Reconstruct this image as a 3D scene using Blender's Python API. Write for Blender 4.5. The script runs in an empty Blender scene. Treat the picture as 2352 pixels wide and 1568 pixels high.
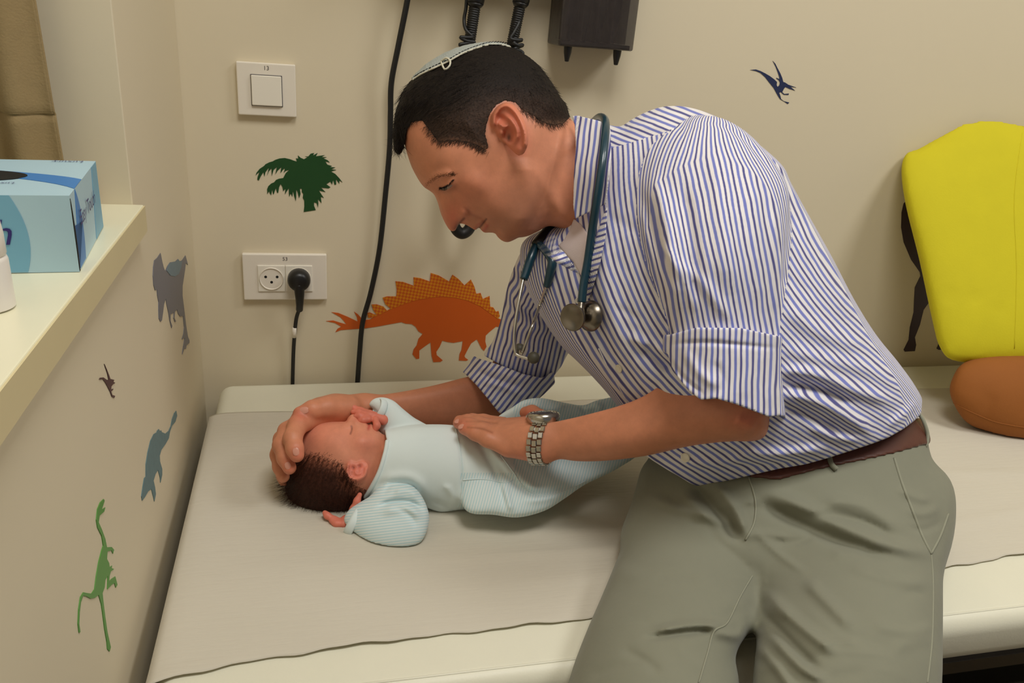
import bpy, bmesh, math, random
import numpy as np
from mathutils import Vector, Matrix

# ---------------------------------------------------------------- camera, world, lights, exposure
IW, IH = 2352.0, 1568.0
FOC, YAW, PITCH, ROLL = 1821.6, 0.2627, 0.3933, 0.0855
CAM = np.array([0.1755, -1.2197, 1.3002])
scene = bpy.context.scene
_cy, _sy, _cp, _sp = math.cos(YAW), math.sin(YAW), math.cos(PITCH), math.sin(PITCH)
FWD = np.array([_sy * _cp, _cy * _cp, -_sp]); _r = np.array([_cy, -_sy, 0.0]); _u = np.cross(_r, FWD)
RGT = math.cos(ROLL) * _r + math.sin(ROLL) * _u
UPV = -math.sin(ROLL) * _r + math.cos(ROLL) * _u
cam_data = bpy.data.cameras.new('camera')
cam_data.sensor_fit = 'HORIZONTAL'; cam_data.sensor_width = 36.0; cam_data.lens = 36.0 * FOC / IW
cam_data.clip_start = 0.02
cam = bpy.data.objects.new('camera', cam_data)
scene.collection.objects.link(cam)
_m = Matrix.Identity(4)
for i in range(3):
    _m[i][0] = RGT[i]; _m[i][1] = UPV[i]; _m[i][2] = -FWD[i]; _m[i][3] = CAM[i]
cam.matrix_world = _m
scene.camera = cam

world = bpy.data.worlds.new('world'); scene.world = world; world.use_nodes = True
world.node_tree.nodes['Background'].inputs[0].default_value = (1.0, 0.97, 0.93, 1)
world.node_tree.nodes['Background'].inputs[1].default_value = 0.16

def area_light(name, loc, target, sx, sy, power, col):
    l = bpy.data.lights.new(name, 'AREA'); l.shape = 'RECTANGLE'; l.size = sx; l.size_y = sy
    l.energy = power; l.color = col
    o = bpy.data.objects.new(name, l); scene.collection.objects.link(o)
    o.location = loc
    o.rotation_euler = (Vector(target) - Vector(loc)).to_track_quat('-Z', 'Y').to_euler()
    return o
area_light('ceiling_lamp_light', (1.70, -0.95, 2.52), (1.70, -0.95, 0), 0.6, 0.6, 19, (1.0, 0.995, 0.97))
area_light('ceiling_lamp_light', (0.45, -1.05, 2.52), (0.45, -1.05, 0), 0.6, 0.6, 17, (1.0, 0.985, 0.94))

vs = scene.view_settings
scene.display_settings.display_device = 'sRGB'
vs.view_transform = 'Standard'; vs.look = 'None'; vs.exposure = -0.24; vs.gamma = 1.0
vs.use_curve_mapping = False

# ---------------------------------------------------------------- pixel <-> space helpers
def P(u, v, t):                      # point seen at photo pixel (u, v), t metres in front of the camera
    return CAM + t * (FWD + RGT * ((u - IW / 2) / FOC) - UPV * ((v - IH / 2) / FOC))
def PV(u, v, t):
    u = np.asarray(u, float)[..., None]; v = np.asarray(v, float)[..., None]; t = np.asarray(t, float)[..., None]
    return CAM + t * (FWD + RGT * ((u - IW / 2) / FOC) - UPV * ((v - IH / 2) / FOC))
def on_plane(u, v, axis, val):
    d = FWD + RGT * ((u - IW / 2) / FOC) - UPV * ((v - IH / 2) / FOC)
    return CAM + d * ((val - CAM[axis]) / d[axis])
def depth_of(X):
    return float((np.asarray(X) - CAM) @ FWD)

# ---------------------------------------------------------------- object helpers
COL = scene.collection
def link(o, parent=None):
    COL.objects.link(o)
    if parent is not None:
        o.parent = parent
        o.matrix_parent_inverse = parent.matrix_world.inverted() if False else Matrix.Translation(-Vector(parent.location))
    return o
def tag(o, label=None, cat=None, group=None, kind=None):
    if label: o['label'] = label
    if cat: o['category'] = cat
    if group: o['group'] = group
    if kind: o['kind'] = kind
    return o
def thing(name, label, cat, loc=(0, 0, 0), group=None):
    o = bpy.data.objects.new(name, None); o.empty_display_size = 0.05
    COL.objects.link(o); o.location = loc
    return tag(o, label, cat, group)
def mesh_np(name, V, Fq, mat, parent=None, smooth=True, attrs=None, cattrs=None):
    V = np.asarray(V, np.float32); Fq = np.asarray(Fq, np.int32)
    me = bpy.data.meshes.new(name)
    nf, k = Fq.shape
    me.vertices.add(len(V)); me.vertices.foreach_set('co', V.ravel())
    me.loops.add(nf * k); me.loops.foreach_set('vertex_index', Fq.ravel())
    me.polygons.add(nf); me.polygons.foreach_set('loop_start', np.arange(0, nf * k, k, dtype=np.int32))
    me.polygons.foreach_set('use_smooth', np.full(nf, smooth, bool))
    me.update(calc_edges=True)
    for n, a in (attrs or {}).items():
        a = np.asarray(a, np.float32)
        if a.ndim == 1:
            at = me.attributes.new(n, 'FLOAT', 'POINT'); at.data.foreach_set('value', a)
        else:
            at = me.attributes.new(n, 'FLOAT_COLOR', 'POINT'); at.data.foreach_set('color', a.ravel())
    if mat: me.materials.append(mat)
    o = bpy.data.objects.new(name, me)
    return link(o, parent)
def mesh_py(name, V, Fs, mat, parent=None, smooth=False):
    me = bpy.data.meshes.new(name); me.from_pydata([tuple(map(float, v)) for v in V], [], Fs)
    if smooth: me.polygons.foreach_set('use_smooth', [True] * len(me.polygons))
    bm = bmesh.new(); bm.from_mesh(me); bmesh.ops.recalc_face_normals(bm, faces=bm.faces); bm.to_mesh(me); bm.free()
    me.update()
    if mat: me.materials.append(mat)
    return link(bpy.data.objects.new(name, me), parent)
def bm_obj(name, bm, mat, parent=None, smooth=False, bevel=0, seg=2, angle=None):
    bmesh.ops.recalc_face_normals(bm, faces=bm.faces)
    me = bpy.data.meshes.new(name); bm.to_mesh(me); bm.free()
    if smooth: me.polygons.foreach_set('use_smooth', [True] * len(me.polygons))
    if mat: me.materials.append(mat)
    o = link(bpy.data.objects.new(name, me), parent)
    if bevel:
        md = o.modifiers.new('bevel', 'BEVEL'); md.width = bevel; md.segments = seg; md.limit_method = 'ANGLE'
    return o
def box(name, c, s, mat, parent=None, bevel=0.0, seg=2, rot=None):
    bm = bmesh.new(); bmesh.ops.create_cube(bm, size=1)
    M = Matrix.Translation(Vector(c)) @ (rot or Matrix.Identity(4)) @ Matrix.Diagonal((*s, 1))
    bmesh.ops.transform(bm, matrix=M, verts=bm.verts)
    return bm_obj(name, bm, mat, parent, False, bevel, seg)
def crspline(pts, n=8, closed=False):
    pts = np.asarray(pts, float); N = len(pts); out = []
    rng = N if closed else N - 1
    for i in range(rng):
        if closed: p0, p1, p2, p3 = pts[i - 1], pts[i], pts[(i + 1) % N], pts[(i + 2) % N]
        else: p0, p1, p2, p3 = pts[max(i - 1, 0)], pts[i], pts[i + 1], pts[min(i + 2, N - 1)]
        for k in range(n):
            s = k / n
            out.append(0.5 * (2 * p1 + (p2 - p0) * s + (2 * p0 - 5 * p1 + 4 * p2 - p3) * s * s + (3 * p1 - p0 - 3 * p2 + p3) * s ** 3))
    if not closed: out.append(pts[-1])
    return np.array(out)
def tube(name, pts, r, mat, parent=None, n=8, sides=12, spline=True, caps=True, prof=None):
    Q = crspline(pts, n) if spline else np.asarray(pts, float)
    N = len(Q); T = np.gradient(Q, axis=0); T /= np.linalg.norm(T, axis=1)[:, None] + 1e-12
    a = np.array([0, 0, 1.0]) if abs(T[0][2]) < .9 else np.array([1.0, 0, 0])
    nrm = np.cross(T[0], a); nrm /= np.linalg.norm(nrm)
    rr = np.full(N, r) if np.isscalar(r) else np.interp(np.linspace(0, 1, N), np.linspace(0, 1, len(r)), r)
    V = []
    for i in range(N):
        nrm = nrm - T[i] * (nrm @ T[i]); nrm /= np.linalg.norm(nrm)
        b = np.cross(T[i], nrm)
        for k in range(sides):
            th = 2 * math.pi * k / sides
            V.append(Q[i] + rr[i] * (math.cos(th) * nrm + math.sin(th) * b))
    Fs = []
    for i in range(N - 1):
        for k in range(sides):
            k2 = (k + 1) % sides
            Fs.append((i * sides + k, i * sides + k2, (i + 1) * sides + k2, (i + 1) * sides + k))
    if caps:
        Fs.append(tuple(range(sides))); Fs.append(tuple((N - 1) * sides + k for k in range(sides)))
    o = mesh_py(name, V, Fs, mat, parent, True)
    return o
def lathe(name, prof, origin, axis, mat, parent=None, n=24):
    axis = np.asarray(axis, float); axis /= np.linalg.norm(axis)
    a = np.array([0, 0, 1.0]) if abs(axis[2]) < .9 else np.array([1.0, 0, 0])
    x = np.cross(axis, a); x /= np.linalg.norm(x); y = np.cross(axis, x)
    V = []; Fs = []
    for (r, h) in prof:
        for k in range(n):
            th = 2 * math.pi * k / n
            V.append(np.asarray(origin) + axis * h + r * (math.cos(th) * x + math.sin(th) * y))
    for i in range(len(prof) - 1):
        for k in range(n):
            k2 = (k + 1) % n
            Fs.append((i * n + k, i * n + k2, (i + 1) * n + k2, (i + 1) * n + k))
    Fs.append(tuple(range(n))); Fs.append(tuple((len(prof) - 1) * n + k for k in range(n)))
    o = mesh_py(name, V, Fs, mat, parent, True)
    md = o.modifiers.new('edge', 'EDGE_SPLIT'); md.split_angle = math.radians(40)
    return o

# ---------------------------------------------------------------- implicit modelling: fields, inflation, surface nets
def seg_sd(poly, U, Vv):             # signed distance in pixels, negative inside
    pts = np.asarray(poly, float); x = U.ravel(); y = Vv.ravel()
    best = np.full(x.shape, 1e18); ins = np.zeros(x.shape, bool)
    for i in range(len(pts)):
        x1, y1 = pts[i - 1]; x2, y2 = pts[i]
        dx, dy = x2 - x1, y2 - y1
        L = dx * dx + dy * dy + 1e-12
        s = np.clip(((x - x1) * dx + (y - y1) * dy) / L, 0, 1)
        best = np.minimum(best, (x - x1 - s * dx) ** 2 + (y - y1 - s * dy) ** 2)
        if y1 != y2:
            c = ((y1 > y) != (y2 > y)) & (x < (x2 - x1) * (y - y1) / (y2 - y1) + x1)
            ins ^= c
    d = np.sqrt(best)
    return np.where(ins, -d, d).reshape(U.shape)
def line_d(pts, U, Vv):
    pts = np.asarray(pts, float); best = np.full(U.shape, 1e18)
    for i in range(len(pts) - 1):
        x1, y1 = pts[i]; x2, y2 = pts[i + 1]
        dx, dy = x2 - x1, y2 - y1; L = dx * dx + dy * dy + 1e-12
        s = np.clip(((U - x1) * dx + (Vv - y1) * dy) / L, 0, 1)
        best = np.minimum(best, (U - x1 - s * dx) ** 2 + (Vv - y1 - s * dy) ** 2)
    return np.sqrt(best)
def tps(ctrl, U, Vv):
    if np.isscalar(ctrl): return np.full(U.shape, float(ctrl))
    c = np.asarray(ctrl, float)
    if len(c) < 3: return np.full(U.shape, c[:, 2].mean())
    ce = c[:, :2].mean(0); xy = (c[:, :2] - ce) / 500.0; z = c[:, 2]; n = len(c)
    def K(r2): return r2 * np.log(r2 + 1e-9)
    A = np.zeros((n + 3, n + 3))
    D = ((xy[:, None] - xy[None]) ** 2).sum(-1)
    A[:n, :n] = K(D) + np.eye(n) * 1e-4; A[:n, n] = 1; A[:n, n + 1:] = xy; A[n:, :n] = A[:n, n:].T
    w = np.linalg.lstsq(A, np.r_[z, 0, 0, 0], rcond=1e-7)[0]
    x = (U - ce[0]) / 500.0; y = (Vv - ce[1]) / 500.0
    out = w[n] + w[n + 1] * x + w[n + 2] * y
    for i in range(n):
        out = out + w[i] * K((x - xy[i, 0]) ** 2 + (y - xy[i, 1]) ** 2)
    return out
def poisson(mask):
    nu, nv = mask.shape
    if min(nu, nv) > 30:
        cm = mask[::2, ::2]
        c = poisson(cm) * 4.0
        f0 = np.repeat(np.repeat(c, 2, 0), 2, 1)[:nu, :nv]; it = 70
    else:
        f0 = np.zeros(mask.shape); it = 150
    f = np.where(mask, f0, 0.0); p = np.pad(f, 1); M = np.pad(mask, 1)
    ii, jj = np.indices(p.shape); red = ((ii + jj) % 2 == 0) & M; blk = ((ii + jj) % 2 == 1) & M
    w = 1.7
    for _ in range(it):
        for sel in (red, blk):
            nb = np.zeros_like(p)
            nb[1:-1, 1:-1] = (p[:-2, 1:-1] + p[2:, 1:-1] + p[1:-1, :-2] + p[1:-1, 2:] + 1.0) / 4
            p = np.where(sel, p + w * (nb - p), p)
    for _ in range(4):
        nb = np.zeros_like(p)
        nb[1:-1, 1:-1] = (p[:-2, 1:-1] + p[2:, 1:-1] + p[1:-1, :-2] + p[1:-1, 2:] + 1.0) / 4
        p = np.where(M, nb, 0)
    return p[1:-1, 1:-1]
def phi_of(poly, U, Vv, g):
    sd = seg_sd(poly, U, Vv)
    ph = poisson(sd < 0) * g * g
    deep = sd < -1.6 * g
    psi = np.where(deep, ph / np.maximum(-sd, 1e-6), 0.0); w = deep.astype(float)
    p, ww = np.pad(psi * w, 1), np.pad(w, 1)
    known = ww > 0
    for _ in range(600):
        a = p[:-2, 1:-1] + p[2:, 1:-1] + p[1:-1, :-2] + p[1:-1, 2:]
        b = ww[:-2, 1:-1] + ww[2:, 1:-1] + ww[1:-1, :-2] + ww[1:-1, 2:]
        new = (~known[1:-1, 1:-1]) & (b > 0)
        if not new.any(): break
        p[1:-1, 1:-1] = np.where(new, a / np.maximum(b, 1), p[1:-1, 1:-1])
        ww[1:-1, 1:-1] = np.where(new, 1.0, ww[1:-1, 1:-1]); known = ww > 0
    psi = p[1:-1, 1:-1]
    psi = np.where(psi <= 0, max(float(psi.max()) * .2, 1e-3), psi)
    for _ in range(2):
        q = np.pad(psi, 1, mode='edge')
        psi = np.where(deep, psi, (q[:-2, 1:-1] + q[2:, 1:-1] + q[1:-1, :-2] + q[1:-1, 2:]) / 4)
    return -sd * psi, sd
class Field:
    def __init__(s, u0, u1, v0, v1, t0, t1, g):
        s.g = g; s.tm = (t0 + t1) / 2; s.dt = g * s.tm / FOC
        s.us = np.arange(u0, u1 + g, g, dtype=np.float32); s.vs = np.arange(v0, v1 + g, g, dtype=np.float32)
        s.ts = np.arange(t0, t1 + s.dt, s.dt, dtype=np.float32)
        s.U, s.V = np.meshgrid(s.us, s.vs, indexing='ij')
        s.d = np.full((len(s.us), len(s.vs), len(s.ts)), 0.2, np.float32)
        s.lab = np.zeros(s.d.shape, np.int8)
    def merge(s, dn, k=0.0, lab=0, sub=None):
        sl = sub or (slice(None),) * 3
        d = s.d[sl]
        s.lab[sl] = np.where(dn < d, np.int8(lab), s.lab[sl])
        if k > 0:
            h = np.maximum(k - np.abs(d - dn), 0) / k
            s.d[sl] = np.minimum(d, dn) - h * h * k * 0.25
        else:
            s.d[sl] = np.minimum(d, dn)
    def infl_d(s, poly, m, sc=1.0, bump=None, both=False, smooth=True, off=0.0, clip=None, maxh=None):
        pl = crspline(poly, 5, True) if smooth else np.asarray(poly, float)
        ph, sd = phi_of(pl, s.U, s.V, s.g)
        M = tps(m, s.U, s.V); S = tps(sc, s.U, s.V)
        H = (2 * ph * (S * M / FOC) ** 2)
        if maxh is not None:
            hh = np.sqrt(np.maximum(H, 0)); mh = maxh
            H = np.where(H > 0, (mh * np.tanh(hh / mh)) ** 2, H)
        H = H.astype(np.float32)[..., None]; M = M.astype(np.float32)[..., None]
        tt = s.ts[None, None, :] - M
        if bump is not None:
            B = bump.astype(np.float32)[..., None]
            if both: tt = np.sign(tt) * np.maximum(np.abs(tt) - B, 0) if False else np.sign(tt) * (np.abs(tt) - B)
            else: tt = np.where(tt < 0, np.minimum(tt + B, 0), tt)
        gu, gv = np.gradient(H[..., 0], s.g)
        G = ((gu * gu + gv * gv) * (FOC / s.tm) ** 2 * 0.25).astype(np.float32)[..., None]
        q = tt * tt - H; rho2 = tt * tt + G
        dn = q / (np.sqrt(rho2) + np.sqrt(np.maximum(rho2 - q, 0)) + 1e-4) - off
        if clip is not None:
            c = seg_sd(clip, s.U, s.V).astype(np.float32)[..., None] * (M / FOC)
            dn = np.maximum(dn, c)
        return dn
    def infl(s, poly, m, sc=1.0, k=0.0, lab=0, **kw):
        s.merge(s.infl_d(poly, m, sc, **kw), k, lab); return s
    def sheet(s, poly, m, th, k=0.0, lab=0, smooth=False):
        pl = crspline(poly, 5, True) if smooth else np.asarray(poly, float)
        M = tps(m, s.U, s.V).astype(np.float32)[..., None]
        c = seg_sd(pl, s.U, s.V).astype(np.float32)[..., None] * (M / FOC)
        a = np.abs(s.ts[None, None] - M) - th
        q = np.sqrt(np.maximum(a + th * .6, 0) ** 2 + np.maximum(c + th * .6, 0) ** 2) + np.minimum(np.maximum(a, c) + th * .6, 0) - th * .6
        s.merge(q, k, lab); return s
    def cone(s, A, B, ra, rb, k=0.0, lab=0):
        A3, B3 = P(*A), P(*B); mr = max(ra, rb) + k + 0.006
        lo = [min(A[i], B[i]) for i in range(3)]; hi = [max(A[i], B[i]) for i in range(3)]
        pr = mr * FOC / (lo[2] - mr)
        i0 = np.searchsorted(s.us, lo[0] - pr); i1 = np.searchsorted(s.us, hi[0] + pr)
        j0 = np.searchsorted(s.vs, lo[1] - pr); j1 = np.searchsorted(s.vs, hi[1] + pr)
        k0 = np.searchsorted(s.ts, lo[2] - mr); k1 = np.searchsorted(s.ts, hi[2] + mr)
        if i1 <= i0 or j1 <= j0 or k1 <= k0: return s
        sub = (slice(i0, i1), slice(j0, j1), slice(k0, k1))
        uu, vv, tt = np.meshgrid(s.us[i0:i1], s.vs[j0:j1], s.ts[k0:k1], indexing='ij')
        X = PV(uu, vv, tt).astype(np.float32)
        ab = (B3 - A3).astype(np.float32); L2 = float(ab @ ab) + 1e-12
        w = X - A3.astype(np.float32)
        q = np.clip((w @ ab) / L2, 0, 1)
        dist = np.linalg.norm(w - q[..., None] * ab, axis=-1)
        s.merge(dist - (ra + (rb - ra) * q), k, lab, sub); return s
    def chain(s, pts, radii, k=0.0, k2=None, lab=0):
        # a finger or a lobe: built alone, then blended once
        old, oldl = s.d, s.lab
        s.d = np.full_like(old, 0.2); s.lab = np.zeros_like(oldl)
        for i in range(len(pts) - 1): s.cone(pts[i], pts[i + 1], radii[i], radii[i + 1], 0.004, lab)
        nd = s.d; s.d, s.lab = old, oldl
        s.merge(nd, k, lab); return s
    def cut(s, dn, k=0.0):
        a, b = s.d, -dn
        if k > 0:
            h = np.maximum(k - np.abs(a - b), 0) / k
            s.d = np.maximum(a, b) + h * h * k * .25
        else: s.d = np.maximum(a, b)
        return s
    def clip(s, poly, smooth=False):
        pl = crspline(poly, 5, True) if smooth else poly
        c = seg_sd(pl, s.U, s.V).astype(np.float32)[..., None] * (s.ts[None, None] / FOC)
        s.d = np.maximum(s.d, c); return s
    def above(s, z0, ymin=None):
        # rest the shape on a level surface (the couch) instead of sinking into it
        w = (FWD + RGT * ((s.U[..., None] - IW / 2) / FOC) - UPV * ((s.V[..., None] - IH / 2) / FOC)).astype(np.float32)
        c = z0 - (CAM[2] + s.ts[None, None] * w[..., 2:3])
        if ymin is not None: c = np.minimum(c, CAM[1] + s.ts[None, None] * w[..., 1:2] - ymin)
        s.d = np.maximum(s.d, c.astype(np.float32)); return s
    def copy(s):
        n = object.__new__(Field); n.__dict__.update(s.__dict__); n.d = s.d.copy(); n.lab = s.lab.copy(); return n
    def nets(s):
        d = s.d.copy()
        for ax in range(3):
            sl = [slice(None)] * 3
            for e in (0, -1):
                sl[ax] = e; d[tuple(sl)] = np.maximum(d[tuple(sl)], 1e-4)
        neg = d < 0
        c = np.zeros(tuple(n - 1 for n in d.shape), np.int8)
        for a in (0, 1):
            for b in (0, 1):
                for e in (0, 1):
                    c += neg[a:d.shape[0] - 1 + a, b:d.shape[1] - 1 + b, e:d.shape[2] - 1 + e]
        act = (c > 0) & (c < 8)
        ijk = np.argwhere(act); n = len(ijk)
        idx = np.full(act.shape, -1, np.int32); idx[act] = np.arange(n, dtype=np.int32)
        pos = np.zeros((n, 3)); cnt = np.zeros(n)
        cor = [(a, b, e) for a in (0, 1) for b in (0, 1) for e in (0, 1)]
        val = {q: d[ijk[:, 0] + q[0], ijk[:, 1] + q[1], ijk[:, 2] + q[2]] for q in cor}
        for q in cor:
            for ax in range(3):
                if q[ax] == 0:
                    q2 = tuple(q[i] + (i == ax) for i in range(3))
                    A, B = val[q], val[q2]; m = (A < 0) != (B < 0)
                    tpar = np.where(m, A / np.where(A == B, 1, A - B), 0)
                    for i in range(3):
                        pos[:, i] += np.where(m, q[i] + (tpar if i == ax else 0), 0)
                    cnt += m
        g = ijk + pos / cnt[:, None]
        u = s.us[0] + g[:, 0] * s.g; v = s.vs[0] + g[:, 1] * s.g; t = s.ts[0] + g[:, 2] * s.dt
        quads = []
        for ax in range(3):
            o1, o2 = [(1, 2), (2, 0), (0, 1)][ax]
            sl0 = [slice(None)] * 3; sl1 = [slice(None)] * 3
            sl0[ax] = slice(0, -1); sl1[ax] = slice(1, None)
            ch = neg[tuple(sl0)] != neg[tuple(sl1)]
            e = np.argwhere(ch); lim = np.array(d.shape) - 1
            ok = (e[:, o1] > 0) & (e[:, o2] > 0) & (e[:, o1] < lim[o1]) & (e[:, o2] < lim[o2])
            e = e[ok]
            def cell(da, db):
                q = e.copy(); q[:, o1] -= da; q[:, o2] -= db
                return idx[q[:, 0], q[:, 1], q[:, 2]]
            Q = np.stack([cell(1, 1), cell(0, 1), cell(0, 0), cell(1, 0)], 1)
            s0 = neg[e[:, 0], e[:, 1], e[:, 2]]
            Q = np.where(s0[:, None], Q, Q[:, ::-1])
            quads.append(Q)
        Q = np.concatenate(quads); Q = Q[(Q >= 0).all(1)]
        lab = s.lab[ijk[:, 0], ijk[:, 1], ijk[:, 2]]
        return np.stack([u, v, t], 1), PV(u, v, t), Q, lab
def relax(V, Q, it=1, lam=0.5):
    n = len(V)
    E = np.concatenate([Q[:, [0, 1]], Q[:, [1, 2]], Q[:, [2, 3]], Q[:, [3, 0]]])
    for _ in range(it):
        acc = np.zeros_like(V); cnt = np.bincount(E[:, 0], minlength=n) + np.bincount(E[:, 1], minlength=n)
        for i in range(3):
            acc[:, i] = np.bincount(E[:, 0], V[E[:, 1], i], n) + np.bincount(E[:, 1], V[E[:, 0], i], n)
        V = V + lam * (acc / np.maximum(cnt, 1)[:, None] - V)
    return V
def submesh(V, Q, sel):
    q = Q[sel]; used = np.unique(q); mp = np.full(len(V), -1, np.int32); mp[used] = np.arange(len(used), dtype=np.int32)
    return used, mp[q]
def gauss(U, Vv, u, v, amp, su, sv=None, ang=0.0):
    sv = sv or su; c, s_ = math.cos(ang), math.sin(ang)
    a = (U - u) * c + (Vv - v) * s_; b = -(U - u) * s_ + (Vv - v) * c
    return amp * np.exp(-(a / su) ** 2 - (b / sv) ** 2)
def ridge(U, Vv, pts, amp, w, taper=True):
    pts = crspline(pts, 6)
    d = line_d(pts, U, Vv)
    r = amp * np.exp(-(d / w) ** 2)
    if taper:
        a, b = pts[0], pts[-1]; ab = b - a
        s = np.clip(((U - a[0]) * ab[0] + (Vv - a[1]) * ab[1]) / (ab @ ab), 0, 1)
        r = r * np.clip(np.minimum(s, 1 - s) * 5 + 0.15, 0, 1)
    return r
# ---------------------------------------------------------------- materials
def new_mat(name):
    m = bpy.data.materials.new(name); m.use_nodes = True
    nt = m.node_tree; b = nt.nodes['Principled BSDF']
    return m, nt, b
def N(nt, typ, **kw):
    n = nt.nodes.new(typ)
    for k, v in kw.items(): setattr(n, k, v)
    return n
def srgb(r, g, b):
    f = lambda c: (c / 255 / 12.92) if c / 255 <= 0.04045 else ((c / 255 + 0.055) / 1.055) ** 2.4
    return (f(r), f(g), f(b), 1.0)
def simple(name, col, rough=0.5, metal=0.0, spec=0.5, var=0.06, nscale=30, bump=0.0, bscale=200, coat=0.0, coord='Object', bdist=0.001):
    m, nt, b = new_mat(name)
    tc = N(nt, 'ShaderNodeTexCoord')
    nz = N(nt, 'ShaderNodeTexNoise'); nz.inputs['Scale'].default_value = nscale; nz.inputs['Detail'].default_value = 4
    nt.links.new(tc.outputs[coord], nz.inputs['Vector'])
    mx = N(nt, 'ShaderNodeMix', data_type='RGBA')
    mx.inputs[6].default_value = tuple(c * (1 - var) for c in col[:3]) + (1,)
    mx.inputs[7].default_value = tuple(min(c * (1 + var), 1) for c in col[:3]) + (1,)
    nt.links.new(nz.outputs[0], mx.inputs[0]); nt.links.new(mx.outputs[2], b.inputs['Base Color'])
    b.inputs['Roughness'].default_value = rough; b.inputs['Metallic'].default_value = metal
    b.inputs['Specular IOR Level'].default_value = spec; b.inputs['Coat Weight'].default_value = coat
    if bump:
        n2 = N(nt, 'ShaderNodeTexNoise'); n2.inputs['Scale'].default_value = bscale; n2.inputs['Detail'].default_value = 5
        nt.links.new(tc.outputs[coord], n2.inputs['Vector'])
        bp = N(nt, 'ShaderNodeBump'); bp.inputs['Strength'].default_value = bump; bp.inputs['Distance'].default_value = bdist
        nt.links.new(n2.outputs[0], bp.inputs['Height']); nt.links.new(bp.outputs[0], b.inputs['Normal'])
    return m
M = {}
M['wall'] = simple('wall_paint', srgb(222, 210, 183), 0.75, var=0.025, nscale=3, bump=0.10, bscale=90)
M['floor'] = simple('floor_vinyl', srgb(120, 110, 98), 0.5, bump=0.05)
M['ceiling'] = simple('ceiling_paint', srgb(235, 230, 220), 0.9)
M['sill'] = simple('sill_laminate', srgb(230, 226, 198), 0.28, var=0.02)
M['sill_edge'] = simple('sill_edge_band', srgb(214, 200, 158), 0.45, var=0.03)
M['vinyl'] = simple('couch_vinyl', srgb(228, 225, 205), 0.42, var=0.02, bump=0.12, bscale=420)
M['black_metal'] = simple('black_frame', srgb(18, 18, 19), 0.5)
M['black_plastic'] = simple('black_plastic', srgb(17, 17, 18), 0.38)
M['black_rubber'] = simple('black_rubber', srgb(20, 20, 21), 0.5)
M['white_plastic'] = simple('white_plastic', srgb(236, 228, 214), 0.35, var=0.01)
M['white_socket'] = simple('socket_plastic', srgb(240, 234, 220), 0.3, var=0.01)
M['dark_hole'] = simple('dark_hole', srgb(12, 12, 12), 0.8)
M['print_grey'] = simple('print_grey', srgb(95, 90, 88), 0.6)
M['curtain'] = simple('curtain_fabric', srgb(150, 128, 88), 0.85, var=0.10, nscale=60, bump=0.4, bscale=500)
M['steel'] = simple('steel', srgb(190, 186, 178), 0.22, metal=1.0, var=0.03)
M['steel_dark'] = simple('chest_piece_steel', srgb(125, 118, 108), 0.28, metal=1.0, var=0.05)
M['glass'] = simple('watch_glass', srgb(60, 55, 52), 0.08, coat=1.0)
M['steth'] = simple('stethoscope_tube', srgb(8, 54, 70), 0.32, coat=0.3)
M['eartip'] = simple('ear_tip_rubber', srgb(72, 68, 56), 0.55)
M['belt'] = simple('belt_leather', srgb(86, 44, 34), 0.42, var=0.15, bump=0.2, bscale=300)
M['button'] = simple('shirt_button', srgb(226, 220, 205), 0.25)
M['under'] = simple('undershirt_cotton', srgb(214, 200, 200), 0.85, var=0.03, bump=0.2, bscale=700)
M['kippah'] = simple('skullcap_suede', srgb(158, 164, 160), 0.85, var=0.06, bump=0.2, bscale=400)
M['kippah_trim'] = simple('skullcap_trim', srgb(205, 200, 180), 0.7)
M['yellow'] = simple('yellow_plush', srgb(206, 194, 20), 0.85, var=0.05, nscale=20, bump=0.25, bscale=350)
M['brown'] = simple('brown_plush', srgb(150, 88, 30), 0.85, var=0.06, nscale=20, bump=0.25, bscale=350)
M['orange'] = simple('sticker_orange', srgb(205, 92, 22), 0.45, var=0.10, nscale=8)
M['green_dark'] = simple('sticker_dark_green', srgb(24, 72, 30), 0.45)
M['green'] = simple('sticker_green', srgb(84, 148, 58), 0.45)
M['slate'] = simple('sticker_slate', srgb(112, 112, 122), 0.45)
M['slate_blue'] = simple('sticker_slate_blue', srgb(104, 130, 146), 0.45, var=0.12, nscale=150)
M['teal'] = simple('sticker_teal', srgb(88, 122, 130), 0.45, var=0.18, nscale=120)
M['navy'] = simple('sticker_navy', srgb(38, 48, 84), 0.45)
M['plum'] = simple('sticker_plum', srgb(72, 36, 46), 0.45)
M['plum_dark'] = simple('sticker_dark_plum', srgb(52, 32, 42), 0.45)
M['box_light'] = simple('box_pale_blue', srgb(176, 208, 222), 0.45, var=0.02)
M['box_mid'] = simple('box_mid_blue', srgb(118, 174, 202), 0.45, var=0.02)
M['box_deep'] = simple('box_deep_blue', srgb(62, 128, 196), 0.45, var=0.02)
M['box_navy'] = simple('box_lettering', srgb(40, 30, 110), 0.5)
M['tissue'] = simple('tissue_paper', srgb(238, 234, 215), 0.9)
M['bottle'] = simple('bottle_plastic', srgb(232, 226, 218), 0.3, var=0.01)
M['wood_ball'] = simple('brown_wood', srgb(140, 84, 44), 0.4, var=0.2)
M['shoe'] = simple('shoe_leather', srgb(40, 26, 22), 0.4)
M['nail'] = simple('finger_nail', srgb(214, 150, 130), 0.3)

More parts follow.
